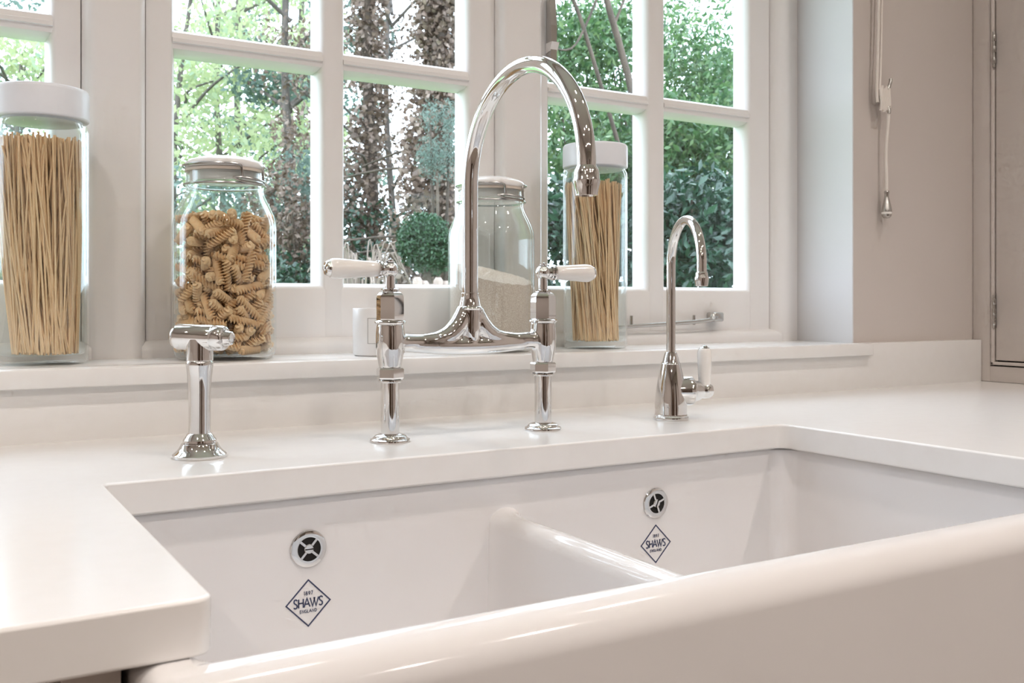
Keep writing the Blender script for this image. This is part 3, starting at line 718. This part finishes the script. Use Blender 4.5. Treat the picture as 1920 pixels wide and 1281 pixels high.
# spaghetti: single strands on the outside of each bundle, the hidden core as stuff
def strand_mesh(L):
    n = 6
    P = [(0.0022*math.sin(t*2.2), 0.0014*math.sin(t*3.1), t*L) for t in np.linspace(0, 1, n)]
    return tube(P, 0.0012, 6, 60)
def spaghetti(x, seed, label, group, rb, rt, twist, lean, stuff_label):
    rng = random.Random(seed)
    me = strand_mesh(0.2445); me.materials.append(MATS['spaghetti'])
    Rv, Cv = view_dirs(x)
    lean = Rv*lean
    def ends(frac, ang):
        tw = twist+rng.gauss(0, 0.75)
        rbj = rb*frac; rtj = min(0.0462, rt*frac*rng.uniform(0.97, 1.03))
        b = (Rv*math.cos(ang)+Cv*math.sin(ang))*rbj+lean*0.5
        t = (Rv*math.cos(ang+tw)+Cv*math.sin(ang+tw))*rtj-lean*0.5
        return b, t
    first = True
    for i in range(150):
        ang = math.radians(rng.uniform(-15, 195)); fr_ = rng.choice([1, 1, 0.96, 0.92, 0.88])
        b, t = ends(fr_, ang)
        L = 0.2445*rng.uniform(0.985, 1.015)
        dz = math.sqrt(max(1e-6, L*L-(t-b).length_squared))
        o = bpy.data.objects.new('spaghetti_strand', me); COL.objects.link(o)
        dirv = Vector((t.x-b.x, t.y-b.y, dz)).normalized()
        q = Vector((0, 0, 1)).rotation_difference(dirv) @ Matrix.Rotation(rng.uniform(0, 6.28), 4, 'Z').to_quaternion()
        o.rotation_mode = 'QUATERNION'; o.rotation_quaternion = q
        o.location = (x+b.x, JY+b.y, Z_S+0.0118+rng.uniform(0, 0.004))
        o.scale = (1, 1, L/0.2445)
        tag(o, label, 'pasta', group)
    parts = []
    base = strand_mesh(0.2445)
    for i in range(230):
        ang = rng.uniform(0, 2*PI); fr_ = math.sqrt(rng.uniform(0.0, 0.80))
        b, t = ends(fr_, ang)
        dz = math.sqrt(max(1e-6, 0.2445**2-(t-b).length_squared))
        dirv = Vector((t.x-b.x, t.y-b.y, dz)).normalized()
        m_ = base.copy(); m_.transform(Matrix.Translation((b.x, b.y, 0.0120+rng.uniform(0, 0.005))) @ Vector((0, 0, 1)).rotation_difference(dirv).to_matrix().to_4x4())
        parts.append(m_)
    o = link('spaghetti_bundle', join_meshes(parts), 'spaghetti'); o.location = (x, JY, Z_S)
    o.data.polygons.foreach_set('use_smooth', [True]*len(o.data.polygons))
    tag(o, stuff_label, 'pasta', kind='stuff')
spaghetti(lx, 3, 'spaghetti strand in the tall jar at the left end', 'spaghetti in the left jar', 0.034, 0.0445, 0.10, 0.008, 'packed core of the spaghetti in the left end jar')
spaghetti(sx_, 5, 'spaghetti strand in the jar behind the spout outlet', 'spaghetti in the jar behind the spout', 0.035, 0.0440, 1.15, 0.002, 'packed core of the spaghetti behind the spout outlet')

# fusilli: relaxed random packing inside the jar
def fusilli_mesh(L=0.040, turns=3.1, n=84, m=18):
    V, F = [], []
    for i in range(n):
        t = i/(n-1); z = (t-0.5)*L
        tap_ = min(1, 0.55+t*14, 0.55+(1-t)*14)
        for k in range(m):
            a = 2*PI*k/m
            r = (0.0019+0.0039*(0.5+0.5*math.cos(3*a))**0.8)*tap_
            b = a+2*PI*turns*t
            V.append((r*math.cos(b), r*math.sin(b), z))
    for i in range(n-1):
        for k in range(m):
            F.append((i*m+k, i*m+(k+1) % m, (i+1)*m+(k+1) % m, (i+1)*m+k))
    F.append(tuple(range(m))[::-1]); F.append(tuple(range((n-1)*m, n*m)))
    return mesh(V, F, 80)
def pack_fusilli(N=298, seed=11):
    rng = np.random.default_rng(seed)
    H0, H1, RJ, L, rad = 0.0130, 0.187, 0.0552, 0.0300, 0.0047
    ang = rng.uniform(0, 2*PI, N); rr = RJ*np.sqrt(rng.uniform(0.12, 1, N))*0.95
    C = np.stack([rr*np.cos(ang), rr*np.sin(ang), rng.uniform(H0, H1, N)], 1)
    D = rng.normal(size=(N, 3)); D[:, 2] *= 0.8; D /= np.linalg.norm(D, axis=1)[:, None]
    s = np.linspace(-0.5, 0.5, 6)*L
    K = len(s)
    owner = np.repeat(np.arange(N), K)
    for it in range(130):
        P = (C[:, None, :]+D[:, None, :]*s[None, :, None]).reshape(-1, 3)
        order = np.argsort(P[:, 2]); Pz = P[order]
        push = np.zeros_like(P)
        step = 1
        # neighbours by sliding window in height
        for step in range(1, 230):
            A, B = order[:-step], order[step:]
            dz = Pz[step:, 2]-Pz[:-step, 2]
            if dz.min() > 2*rad: break
            sel = np.where(dz < 2*rad)[0]
            a, b = A[sel], B[sel]
            dv_ = P[b]-P[a]; dist = np.linalg.norm(dv_, axis=1)
            ok = (dist < 2*rad) & (owner[a] != owner[b])
            a, b, dv_, dist = a[ok], b[ok], dv_[ok], np.maximum(dist[ok], 1e-6)
            f = (dv_/dist[:, None])*((2*rad-dist)*0.5)[:, None]
            np.add.at(push, b, f*0.45); np.add.at(push, a, -f*0.45)
        rxy = np.hypot(P[:, 0], P[:, 1]); over = np.maximum(rxy-RJ, 0)
        push[:, 0] -= P[:, 0]/np.maximum(rxy, 1e-6)*over; push[:, 1] -= P[:, 1]/np.maximum(rxy, 1e-6)*over
        push[:, 2] += np.maximum(H0-P[:, 2], 0)
        push[:, 2] -= np.maximum(P[:, 2]-H1, 0)*0.5
        push = push.reshape(N, K, 3)
        C += push.mean(1)*1.6
        C[:, 2] -= 0.00006
        rot = (push*s[None, :, None]).sum(1)/(s**2).sum()*1.2
        D += rot; D /= np.linalg.norm(D, axis=1)[:, None]
    return C, D
C_, D_ = pack_fusilli()
fm = fusilli_mesh(); fm.materials.append(MATS['pasta'])
rng = random.Random(4)
for c, d_ in zip(C_, D_):
    o = bpy.data.objects.new('fusilli', fm); COL.objects.link(o)
    o.rotation_mode = 'QUATERNION'
    o.rotation_quaternion = Vector((0, 0, 1)).rotation_difference(Vector(d_)) @ Matrix.Rotation(rng.uniform(0, 6.28), 4, 'Z').to_quaternion()
    o.location = (fx+c[0], JY+c[1], Z_S+c[2])
    tag(o, 'pale yellow spiral pasta piece inside the clip top jar', 'pasta', 'spiral pasta in the jar')

# pale grain in the second clip jar
def grain():
    V, F = [], []
    Rv, Cv = view_dirs(rx)
    seg, rings = 64, []
    def surf(x, y):
        p = Vector((x, y, 0)); r_ = p.dot(Rv)/0.06; c_ = p.dot(Cv)/0.06
        return 0.1155-0.0115*r_-0.010*c_+0.008*math.exp(-((r_+0.25)**2+(c_+0.1)**2)*2.2)+0.0008*math.sin(31*r_+9*c_)
    prof = [(0.0585, 0.0130), (0.0603, 0.0180)]
    for r, z in prof:
        rings.append(list(range(len(V), len(V)+seg)))
        V += [(r*math.cos(2*PI*k/seg), r*math.sin(2*PI*k/seg), z) for k in range(seg)]
    for r in (0.0603, 0.052, 0.042, 0.031, 0.020, 0.010):
        rings.append(list(range(len(V), len(V)+seg)))
        V += [(r*math.cos(2*PI*k/seg), r*math.sin(2*PI*k/seg), surf(r*math.cos(2*PI*k/seg), r*math.sin(2*PI*k/seg))) for k in range(seg)]
    for A, B in zip(rings, rings[1:]):
        F += [(A[k], A[(k+1) % seg], B[(k+1) % seg], B[k]) for k in range(seg)]
    F.append(tuple(rings[0])[::-1]); F.append(tuple(rings[-1]))
    return mesh(V, F, 60)
o = link('rice_grain', grain(), 'rice'); o.location = (rx, JY, Z_S+0.0003-0.004)
tag(o, 'pale beige grain filling the lower half of the clip top jar', 'grain', kind='stuff')

# candle behind the mixer tap
cx_ = 0.5245
cd = thing('candle', 'white glass candle with a thin bordered label behind the mixer tap', 'candle', (cx_, 1.235, Z_S))
link('candle_glass', lathe([(0, 0), (0.0275, 0), (0.0300, 0.0015), (0.0308, 0.004), (0.0312, 0.0630), (0.0306, 0.0640), (0.0296, 0.0630), (0.0294, 0.052), (0, 0.0515)], 56, 40), 'wax', cd)
link('wick', tube([(0, 0, 0.051), (0.0004, 0, 0.056), (0.001, 0, 0.060)], 0.0007, 8), 'gap_black', cd)
Rv, Cv = view_dirs(cx_)
def candle_patch(a0, a1, z0, z1, r):
    n = 14; V, F = [], []
    for i in range(n+1):
        a = math.radians(a0+(a1-a0)*i/n); p = (Rv*math.sin(a)+Cv*math.cos(a))
        for rr2 in (r, r+0.0003):
            V += [tuple(p*rr2+Vector((0, 0, z0))), tuple(p*rr2+Vector((0, 0, z1)))]
    for i in range(n):
        A, B = 4*i, 4*(i+1)
        F += [(A+2, B+2, B+3, A+3), (A, A+1, B+1, B), (A, B, B+2, A+2), (A+1, A+3, B+3, B+1)]
    F += [(0, 2, 3, 1), (4*n, 4*n+1, 4*n+3, 4*n+2)]
    return mesh(V, F, 40)
lb = link('candle_label', candle_patch(-22, 62, 0.016, 0.052, 0.0311), 'label_paper', cd)
lb['label'] = 'white label with a thin grey border'
for a in ((-21, 61, 0.0170, 0.0178), (-21, 61, 0.0502, 0.0510)):
    link('label_border', candle_patch(*a, 0.0313), 'label_ink', lb)
for a in ((-21, -19.4, 0.0170, 0.0510), (59.4, 61, 0.0170, 0.0510)):
    link('label_border', candle_patch(*a, 0.0313), 'label_ink', lb)

# ------------------------------------------------------------------ blind cord on its cleat
YWc = Y_W
cl = thing('cord_cleat', 'small metal cord cleat on the wall beside the window', 'cleat', (1.479, YWc, 0.520))
link('cleat_prong', tube(smoothpath([(0.000, -0.004, 0.0), (0.002, -0.016, 0.010), (0.006, -0.020, 0.024), (0.0075, -0.020, 0.032)], 5), [0.0040]*8+[0.0030]*8, 12), 'steel', cl)
link('cleat_prong', tube(smoothpath([(0.000, -0.004, 0.0), (0.000, -0.016, -0.010), (0.000, -0.022, -0.022), (-0.0005, -0.023, -0.031)], 5), [0.0040]*8+[0.0030]*8, 12), 'steel', cl)
link('cleat_post', tube([(0, 0, 0), (0, -0.012, 0)], 0.005, 14), 'steel', cl)
bc = thing('blind_cord', 'white blind cord wound round the wall cleat with an acorn pull', 'cord', (1.479, YWc-0.016, 0.30))
bo = Vector((1.479, YWc-0.016, 0.30))
def BC(name, m_, mat, par=bc):
    m_.transform(Matrix.Translation(-bo)); return link(name, m_, mat, par)
yc = YWc-0.016
BC('cord_length', tube(smoothpath([(1.4605, yc, 1.25), (1.4600, yc, 0.80), (1.4585, yc, 0.66), (1.4550, yc, 0.56), (1.4545, yc, 0.525), (1.4560, yc, 0.508)], 8), 0.0028, 10), 'cord')
BC('cord_length', tube(smoothpath([(1.4700, yc, 1.25), (1.4695, yc, 0.80), (1.4668, yc, 0.66), (1.4610, yc-0.002, 0.555), (1.4580, yc-0.003, 0.53)], 8), 0.0022, 10), 'cord')
for k in range(7):
    x = 1.4595+k*0.0037
    t = 0.0035*math.sin(k*2.1)
    BC('cord_wrap', tube(smoothpath([(x, yc-0.004, 0.5345+t), (x-0.0008, yc-0.0055, 0.518), (x+0.0004, yc-0.0055, 0.505), (x+0.001, yc-0.003, 0.4935+t*0.6)], 5), 0.0026, 10), 'cord')
BC('cord_length', tube(smoothpath([(1.4788, yc-0.006, 0.500), (1.4790, yc-0.004, 0.47), (1.4786, yc, 0.42), (1.4800, yc, 0.375), (1.4806, yc, 0.350)], 6), 0.0030, 10), 'cord')
ac = BC('acorn_pull', lathe([(0, 0.352), (0.0040, 0.3515), (0.0048, 0.3490), (0.0040, 0.3462), (0.0040, 0.3400), (0.0056, 0.3330), (0.0078, 0.3230), (0.0088, 0.3170), (0.0090, 0.3130)], 28, M=Matrix.Translation((1.4806, yc, 0))), 'steel')
BC('acorn_band', lathe([(0.0090, 0.3135), (0.0094, 0.3125), (0.0094, 0.3105), (0.0088, 0.3096)], 28, M=Matrix.Translation((1.4806, yc, 0))), 'porcelain', ac)
BC('acorn_tip', lathe([(0.0088, 0.3100), (0.0082, 0.3060), (0.0050, 0.3028), (0, 0.3018)], 28, M=Matrix.Translation((1.4806, yc, 0))), 'steel', ac)

# ------------------------------------------------------------------ ceiling downlights
def downlight(x, y, label, w=1.0):
    t = thing('ceiling_downlight', label, 'downlight', (x, y, CEIL_Z), group='ceiling downlights')
    link('trim_ring', lathe([(0.036, -0.001), (0.046, -0.0005), (0.046, -0.004), (0.038, -0.006), (0.034, -0.004), (0.036, -0.001)], 32, cap=False), 'chrome', t)
    link('lamp_face', lathe([(0, -0.001), (0.034, -0.001), (0.034, -0.0025), (0, -0.0025)], 32), 'lamp_glow', t)
    ld = bpy.data.lights.new('downlight_lamp', 'AREA'); ld.shape = 'DISK'; ld.size = 0.066; ld.energy = LAMP_W*w; ld.color = (1.0, 0.905, 0.85)
    ld.spread = math.radians(150)
    lo = bpy.data.objects.new('downlight_lamp', ld); COL.objects.link(lo); lo.parent = t; lo.location = (0, 0, -0.008)
for row, (y, w) in {'above the worktop': (0.42, 0.34), 'added over the middle of the kitchen': (-0.7, 0.58), 'at the back of the kitchen': (-1.9, 0.72)}.items():  # middle row is added to make the room light more diffuse
    for side, x in (('far left', -1.1), ('near left', -0.25), ('near right', 0.60), ('far right', 1.45)):
        downlight(x, y, 'ceiling downlight %s at the %s' % (row, side), w)
# unseen dark timber pieces behind the viewer, added for the chrome to reflect
dd = thing('added_door', 'dark wooden door added behind the viewer for chrome reflections', None, (0.75, Y0R, FLOOR_Z)); dd['kind'] = 'structure'
link('added_door_leaf', box(-0.40, 0.40, 0.001, 0.041, 0.0, 2.0, 0.002), 'dark_wood', dd)
link('added_door_handle', tube([(-0.33, 0.041, 1.0), (-0.33, 0.085, 1.0), (-0.21, 0.085, 1.0)], 0.009, 12), 'steel', dd)
ds = thing('added_dresser', 'dark wooden cupboard added behind the viewer for chrome reflections', 'added_dresser', (-0.8, Y0R+0.26, FLOOR_Z))
link('added_dresser_body', box(-0.6, 0.6, -0.25, 0.25, 0.0, 1.9, 0.004), 'dark_wood', ds)
for x in (-0.3, 0.3):
    dl_ = link('added_dresser_door', box(x-0.28, x+0.28, 0.251, 0.272, 0.08, 1.85, 0.003), 'dark_wood', ds)
    link('knob', lathe([(0.006, 0), (0.006, 0.01), (0.014, 0.018), (0.012, 0.026), (0, 0.03)], 18, M=Matrix.Translation((x*0.15, 0.272, 1.0)) @ Matrix.Rotation(-PI/2, 4, 'X')), 'steel', dl_)

# ------------------------------------------------------------------ garden
GZ = -1.05
g = link('ground', box(-30, 60, 1.6, 70, GZ-0.1, GZ), 'lawn'); tag(g, 'garden lawn outside the window', kind='structure')
nrg = np.random.default_rng(21)
def leaves(name, centers, spread, n, size, mat, parent, aspect=0.5, droop=0.0, seed=0):
    """n leaves scattered round cluster centres; every leaf a folded blade of two faces"""
    rg = np.random.default_rng(seed)
    centers = np.asarray(centers, float); spread = np.asarray(spread, float)
    if spread.ndim == 1: spread = np.tile(spread, (len(centers), 1)) if spread.size == 3 else np.tile(spread[:, None], (1, 3))
    idx = rg.integers(0, len(centers), n)
    v = rg.normal(size=(n, 3)); v /= np.linalg.norm(v, axis=1)[:, None]
    rr = rg.uniform(0.15, 1, n)**0.5
    P = centers[idx]+v*spread[idx]*rr[:, None]
    a = rg.normal(size=(n, 3)); a[:, 2] -= droop; a /= np.linalg.norm(a, axis=1)[:, None]
    b = np.cross(a, rg.normal(size=(n, 3))); b /= np.linalg.norm(b, axis=1)[:, None]
    c = np.cross(a, b)
    s = size*rg.uniform(0.6, 1.35, n)[:, None]
    w = s*aspect*0.5
    V = np.stack([P-a*s*0.5, P+b*w+c*w*0.35, P+a*s*0.5, P-b*w+c*w*0.35], 1).reshape(-1, 3)
    me = bpy.data.meshes.new('m')
    me.vertices.add(4*n); me.vertices.foreach_set('co', V.ravel())
    I = np.arange(n)*4
    loops = np.stack([I, I+1, I+2, I, I+2, I+3], 1).ravel()
    me.loops.add(6*n); me.loops.foreach_set('vertex_index', loops.astype(np.int32))
    me.polygons.add(2*n); me.polygons.foreach_set('loop_start', (np.arange(2*n)*3).astype(np.int32))
    me.update(calc_edges=True)
    at = me.attributes.new('leaf_tint', 'FLOAT', 'FACE')
    at.data.foreach_set('value', np.repeat(rg.beta(2, 2, n), 2).astype(np.float32))
    me.validate()
    o = link(name, me, mat, parent); o['kind'] = 'stuff'
    return o
def px(u, Y):      # X of the sight line through picture column u at distance Y
    return Y*math.tan(YAW+math.atan((u-960)/1843))
def limb(parent, pts, r0, r1, mat='bark', name='branch'):
    p = smoothpath(pts, 5)
    return link(name, tube(p, list(np.linspace(r0, r1, len(p))), 9, 60), mat, parent)
def tree(label, x, y, h, trunk_r, mat, leaf_n, leaf_s, crown0, crown_r, ncl, seed, bark='grey_bark', cl=0.35, group='trees in the garden', lean=(0, 0), name='garden_tree'):
    rg = np.random.default_rng(seed)
    t = thing(name, label, 'tree', (x, y, GZ), group=group)
    top = Vector((lean[0], lean[1], h))
    limb(t, [(0, 0, -0.05), (lean[0]*0.2+0.04, lean[1]*0.2, h*0.33), (lean[0]*0.6-0.05, lean[1]*0.6, h*0.66), top], trunk_r, trunk_r*0.3, bark, 'trunk')
    cs = []
    for k in range(ncl):
        z = rg.uniform(crown0, h+0.2); a = rg.uniform(0, 2*PI); r = crown_r*math.sqrt(rg.uniform(0.05, 1))*(1-0.35*max(0, (z-crown0)/(h-crown0+0.01)-0.6))
        f = z/h
        c = np.array([lean[0]*f+r*math.cos(a), lean[1]*f+r*math.sin(a), z]); cs.append(c)
        if k % 3 == 0:
            zz = max(0.3, z-r*0.6)
            limb(t, [(lean[0]*zz/h, lean[1]*zz/h, zz), (c[0]*0.5, c[1]*0.5, (zz+z)/2), tuple(c)], trunk_r*0.35, 0.006, bark)
    leaves('foliage', cs, [cl, cl, cl*0.7], leaf_n, leaf_s, mat, t, 0.55, 0.2, seed)
    return t
# airy pale trees seen through the left-hand casements
tree('slender pale green tree straight behind the pasta twists jar', px(415, 10.5), 10.5, 5.2, 0.055, 'leaf_pale', 7000, 0.075, 1.2, 1.3, 46, 31)
tree('second slender pale tree right of the pasta twists jar', px(452, 11.5), 11.5, 5.6, 0.07, 'leaf_pale', 6000, 0.075, 1.5, 1.2, 40, 32)
tree('pale green tree at the left edge of the middle window', px(300, 9.0), 9.0, 4.2, 0.05, 'leaf_pale', 7500, 0.07, 0.9, 1.1, 48, 33, lean=(0.3, 0))
tree('tall teal tree behind the middle glazing bar', px(570, 12.5), 12.5, 6.0, 0.09, 'leaf_teal', 6500, 0.085, 1.9, 1.2, 36, 34)
tree('pale tree seen in the far left window', px(40, 10.0), 10.0, 3.4, 0.05, 'leaf_pale', 8500, 0.075, 0.7, 1.2, 52, 35)
tree('teal tree behind the far left window', px(-120, 12.0), 12.0, 4.6, 0.08, 'leaf_teal', 5000, 0.085, 1.0, 1.5, 34, 36)
tree('overhanging dark crowned tree at the top of the middle window', px(545, 8.0), 8.0, 4.8, 0.06, 'leaf_teal', 4200, 0.06, 3.0, 0.75, 22, 37, cl=0.28)
def shrub(name, label, u, Y, z0, rx_, ry_, rz_, n, size, mat, seed, group=None, aspect=0.5, clumps=26, csize=0.30, cat='shrub'):
    rg = np.random.default_rng(seed)
    x = px(u, Y)
    t = thing(name, label, cat, (x, Y, GZ), group=group)
    cs = []
    for k in range(clumps):
        v = rg.normal(size=3); v /= np.linalg.norm(v); r = rg.uniform(0.25, 1)**0.5
        c = np.array([v[0]*rx_*r, v[1]*ry_*r, z0-GZ+v[2]*rz_*r]); cs.append(c)
        if k % 5 == 0: limb(t, [(c[0]*0.15, c[1]*0.15, 0), (c[0]*0.4, c[1]*0.4, c[2]*0.5), tuple(c)], 0.018, 0.005, 'bark', 'stem')
    leaves('foliage', cs, [csize*rx_, csize*rx_, csize*rz_], n, size, mat, t, aspect, 0.3, seed)
    return t
SG = 'shrubs in the garden'
shrub('garden_shrub', 'teal green shrub low behind the pasta twists jar', 400, 7.5, 0.40, 1.0, 0.6, 0.85, 5200, 0.055, 'leaf_teal', 41, SG)
shrub('garden_shrub', 'green shrub low behind the middle glazing bar', 560, 7.0, 0.45, 0.8, 0.5, 0.75, 6500, 0.045, 'leaf_teal', 42, SG)
shrub('garden_shrub', 'dark leafy shrub behind the left lever handle', 700, 6.2, 0.10, 0.9, 0.5, 0.65, 6000, 0.045, 'leaf_dark', 43, SG)
shrub('garden_shrub', 'low teal shrub in the far left window', 50, 8.5, 0.2, 1.2, 0.6, 0.8, 4500, 0.06, 'leaf_teal', 44, SG)
shrub('garden_shrub', 'russet brown shrub at the right of the pasta twists jar', 575, 6.4, 0.85, 0.35, 0.3, 0.55, 3200, 0.04, 'leaf_brown', 45, SG)
# ivy-clad trunks
def ivy(label, u, Y, h, r, R, n, size, seed, skirt=0.0, mat='leaf_brown'):
    x = px(u, Y); rg = np.random.default_rng(seed)
    t = thing('ivy_clad_tree', label, 'tree', (x, Y, GZ), group='ivy clad trunks')
    limb(t, [(0, 0, -0.05), (0.03, 0, h*0.4), (-0.02, 0, h*0.7), (0.02, 0, h)], r, r*0.6, 'bark', 'trunk')
    cs, sp_ = [], []
    for z in np.linspace(0.5, h, 44):
        w = R*(1+skirt*max(0, 1-(z+GZ)/1.25))
        cs.append([rg.normal()*0.18*w-skirt*0.12*max(0, 1-(z+GZ)/1.25), rg.normal()*0.2*w, z]); sp_.append([w, w*0.8, 0.2])
    leaves('ivy_leaves', cs, sp_, n, size, mat, t, 0.8, 0.4, seed)
    for k in range(9):
        z = rg.uniform(0.9, h); a = rg.uniform(0, 2*PI)
        limb(t, [(0, 0, z), (0.3*math.cos(a), 0.3*math.sin(a), z+0.1), (0.8*math.cos(a), 0.8*math.sin(a), z+0.05)], 0.014, 0.004, 'bark')
    return t
ivy('thick brown ivy clad trunk behind the swan neck', 824, 5.2, 4.0, 0.08, 0.165, 17000, 0.036, 51, 0.95)
ivy('thinner grey ivy clad trunk left of the thick one', 692, 6.4, 4.4, 0.05, 0.14, 6000, 0.040, 52, 0.5)
tree('sparse brown twigged tree between the ivy trunks', px(735, 7.2), 7.2, 4.2, 0.04, 'leaf_brown', 11000, 0.042, 0.9, 1.0, 70, 53, cl=0.30)
shrub('reflection_leaves', 'soft green leaf cluster standing for a reflection before the ivy trunk', 826, 4.6, 0.98, 0.13, 0.10, 0.20, 3200, 0.022, 'leaf_teal', 54, None, 0.2, 16, 0.45)  # added leaves shape a blurred green reflection on the glass
# clipped ball, dry grass, low fence
tb = thing('topiary_ball', 'dense clipped round green bush behind the glass jars', 'bush', (px(800, 4.3), 4.3, GZ))
zb_ = 0.44-GZ
limb(tb, [(0, 0, 0), (0.01, 0, zb_*0.5), (0, 0, zb_)], 0.03, 0.02, 'bark', 'stem')
leaves('foliage', [[0, 0, zb_], [0.03, 0, zb_-0.03], [-0.02, 0, zb_+0.015]], [[0.15, 0.15, 0.145], [0.14, 0.14, 0.13], [0.135, 0.135, 0.14]], 9500, 0.020, 'leaf_ball', tb, 0.5, 0, 55)
gr = thing('dry_grass_clump', 'dry straw coloured grass clump behind the left lever', 'grass', (px(676, 4.6), 4.6, GZ))
rg = random.Random(8); parts = []
for k in range(70):
    a = rg.uniform(0, 2*PI); L_ = rg.uniform(0.10, 0.30); hh = rg.uniform(1.25, 1.52)
    parts.append(tube(smoothpath([(0.02*math.cos(a), 0.02*math.sin(a), 0), (0.05*math.cos(a), 0.05*math.sin(a), hh*0.7), (L_*0.6*math.cos(a), L_*0.6*math.sin(a), hh), (L_*math.cos(a), L_*math.sin(a), hh-0.12)], 4), 0.0035, 5))
o = link('grass_blades', join_meshes(parts), 'fence_wood', gr); o['kind'] = 'stuff'
for i in range(6):
    u = 783+i*13
    o = link('garden_post', tube([(0, 0, 0), (0, 0, 1.30-0.015*(i % 3)), (0, 0, 1.315-0.015*(i % 3))], [0.022, 0.022, 0.012], 10), 'fence_wood')
    o.location = (px(u, 3.9), 3.9, GZ)
    tag(o, 'weathered wooden garden post below the clipped round bush', 'post', 'garden posts')
# laurel bank on the right
LG = 'laurel bank'
shrub('laurel_shrub', 'glossy laurel filling the lower right panes', 1300, 4.6, 0.25, 0.85, 0.5, 0.75, 9000, 0.075, 'leaf_dark', 61, LG, 0.42, 40)
shrub('laurel_shrub', 'dark laurel behind the tall spaghetti jar', 1090, 4.8, 0.15, 0.65, 0.5, 0.75, 6500, 0.07, 'leaf_dark', 62, LG, 0.42, 34)
shrub('laurel_shrub', 'bright green laurel in the left pane behind the spout', 1100, 5.6, 0.95, 0.75, 0.5, 0.50, 7000, 0.065, 'leaf_laurel', 63, LG, 0.42, 34)
shrub('laurel_shrub', 'bright green laurel in the middle of the right panes', 1320, 5.4, 1.10, 0.9, 0.5, 0.60, 11000, 0.065, 'leaf_laurel', 64, LG, 0.42, 36)
shrub('laurel_shrub', 'yellow green shrub high in the right casement', 1230, 6.8, 2.0, 1.5, 0.5, 0.75, 15000, 0.065, 'leaf_laurel', 65, LG, 0.42, 44)
shrub('laurel_shrub', 'laurel at the far right behind the recess corner', 1450, 4.8, 0.7, 0.6, 0.5, 1.0, 5000, 0.075, 'leaf_laurel', 66, LG, 0.42, 30)
shrub('laurel_shrub', 'tall leafy shrub far behind the right casement', 1320, 8.2, 2.3, 1.9, 0.6, 1.25, 15000, 0.075, 'leaf_laurel', 67, LG, 0.42, 60)
bt = thing('bending_branch_tree', 'bare bending branches sweeping across the upper right panes', 'tree', (px(1120, 5.0), 5.0, GZ))
def BP(u, z, Y=5.0): return (px(u, Y)-px(1120, 5.0), Y-5.0, z-GZ)
limb(bt, [BP(1215, 0.2), BP(1190, 1.35), BP(1165, 1.75), BP(1135, 2.1), BP(1110, 2.6), BP(1100, 3.0)], 0.026, 0.016, 'bark', 'branch')
limb(bt, [BP(1165, 1.1), BP(1095, 1.85), BP(1068, 2.1), BP(1055, 2.5), BP(1050, 3.0)], 0.014, 0.009, 'bark', 'branch')
limb(bt, [BP(1130, 2.15), BP(1080, 1.75), BP(1040, 1.70)], 0.010, 0.004, 'bark', 'branch')
limb(bt, [BP(1150, 1.9), BP(1200, 2.3), BP(1260, 2.45)], 0.010, 0.004, 'bark', 'branch')
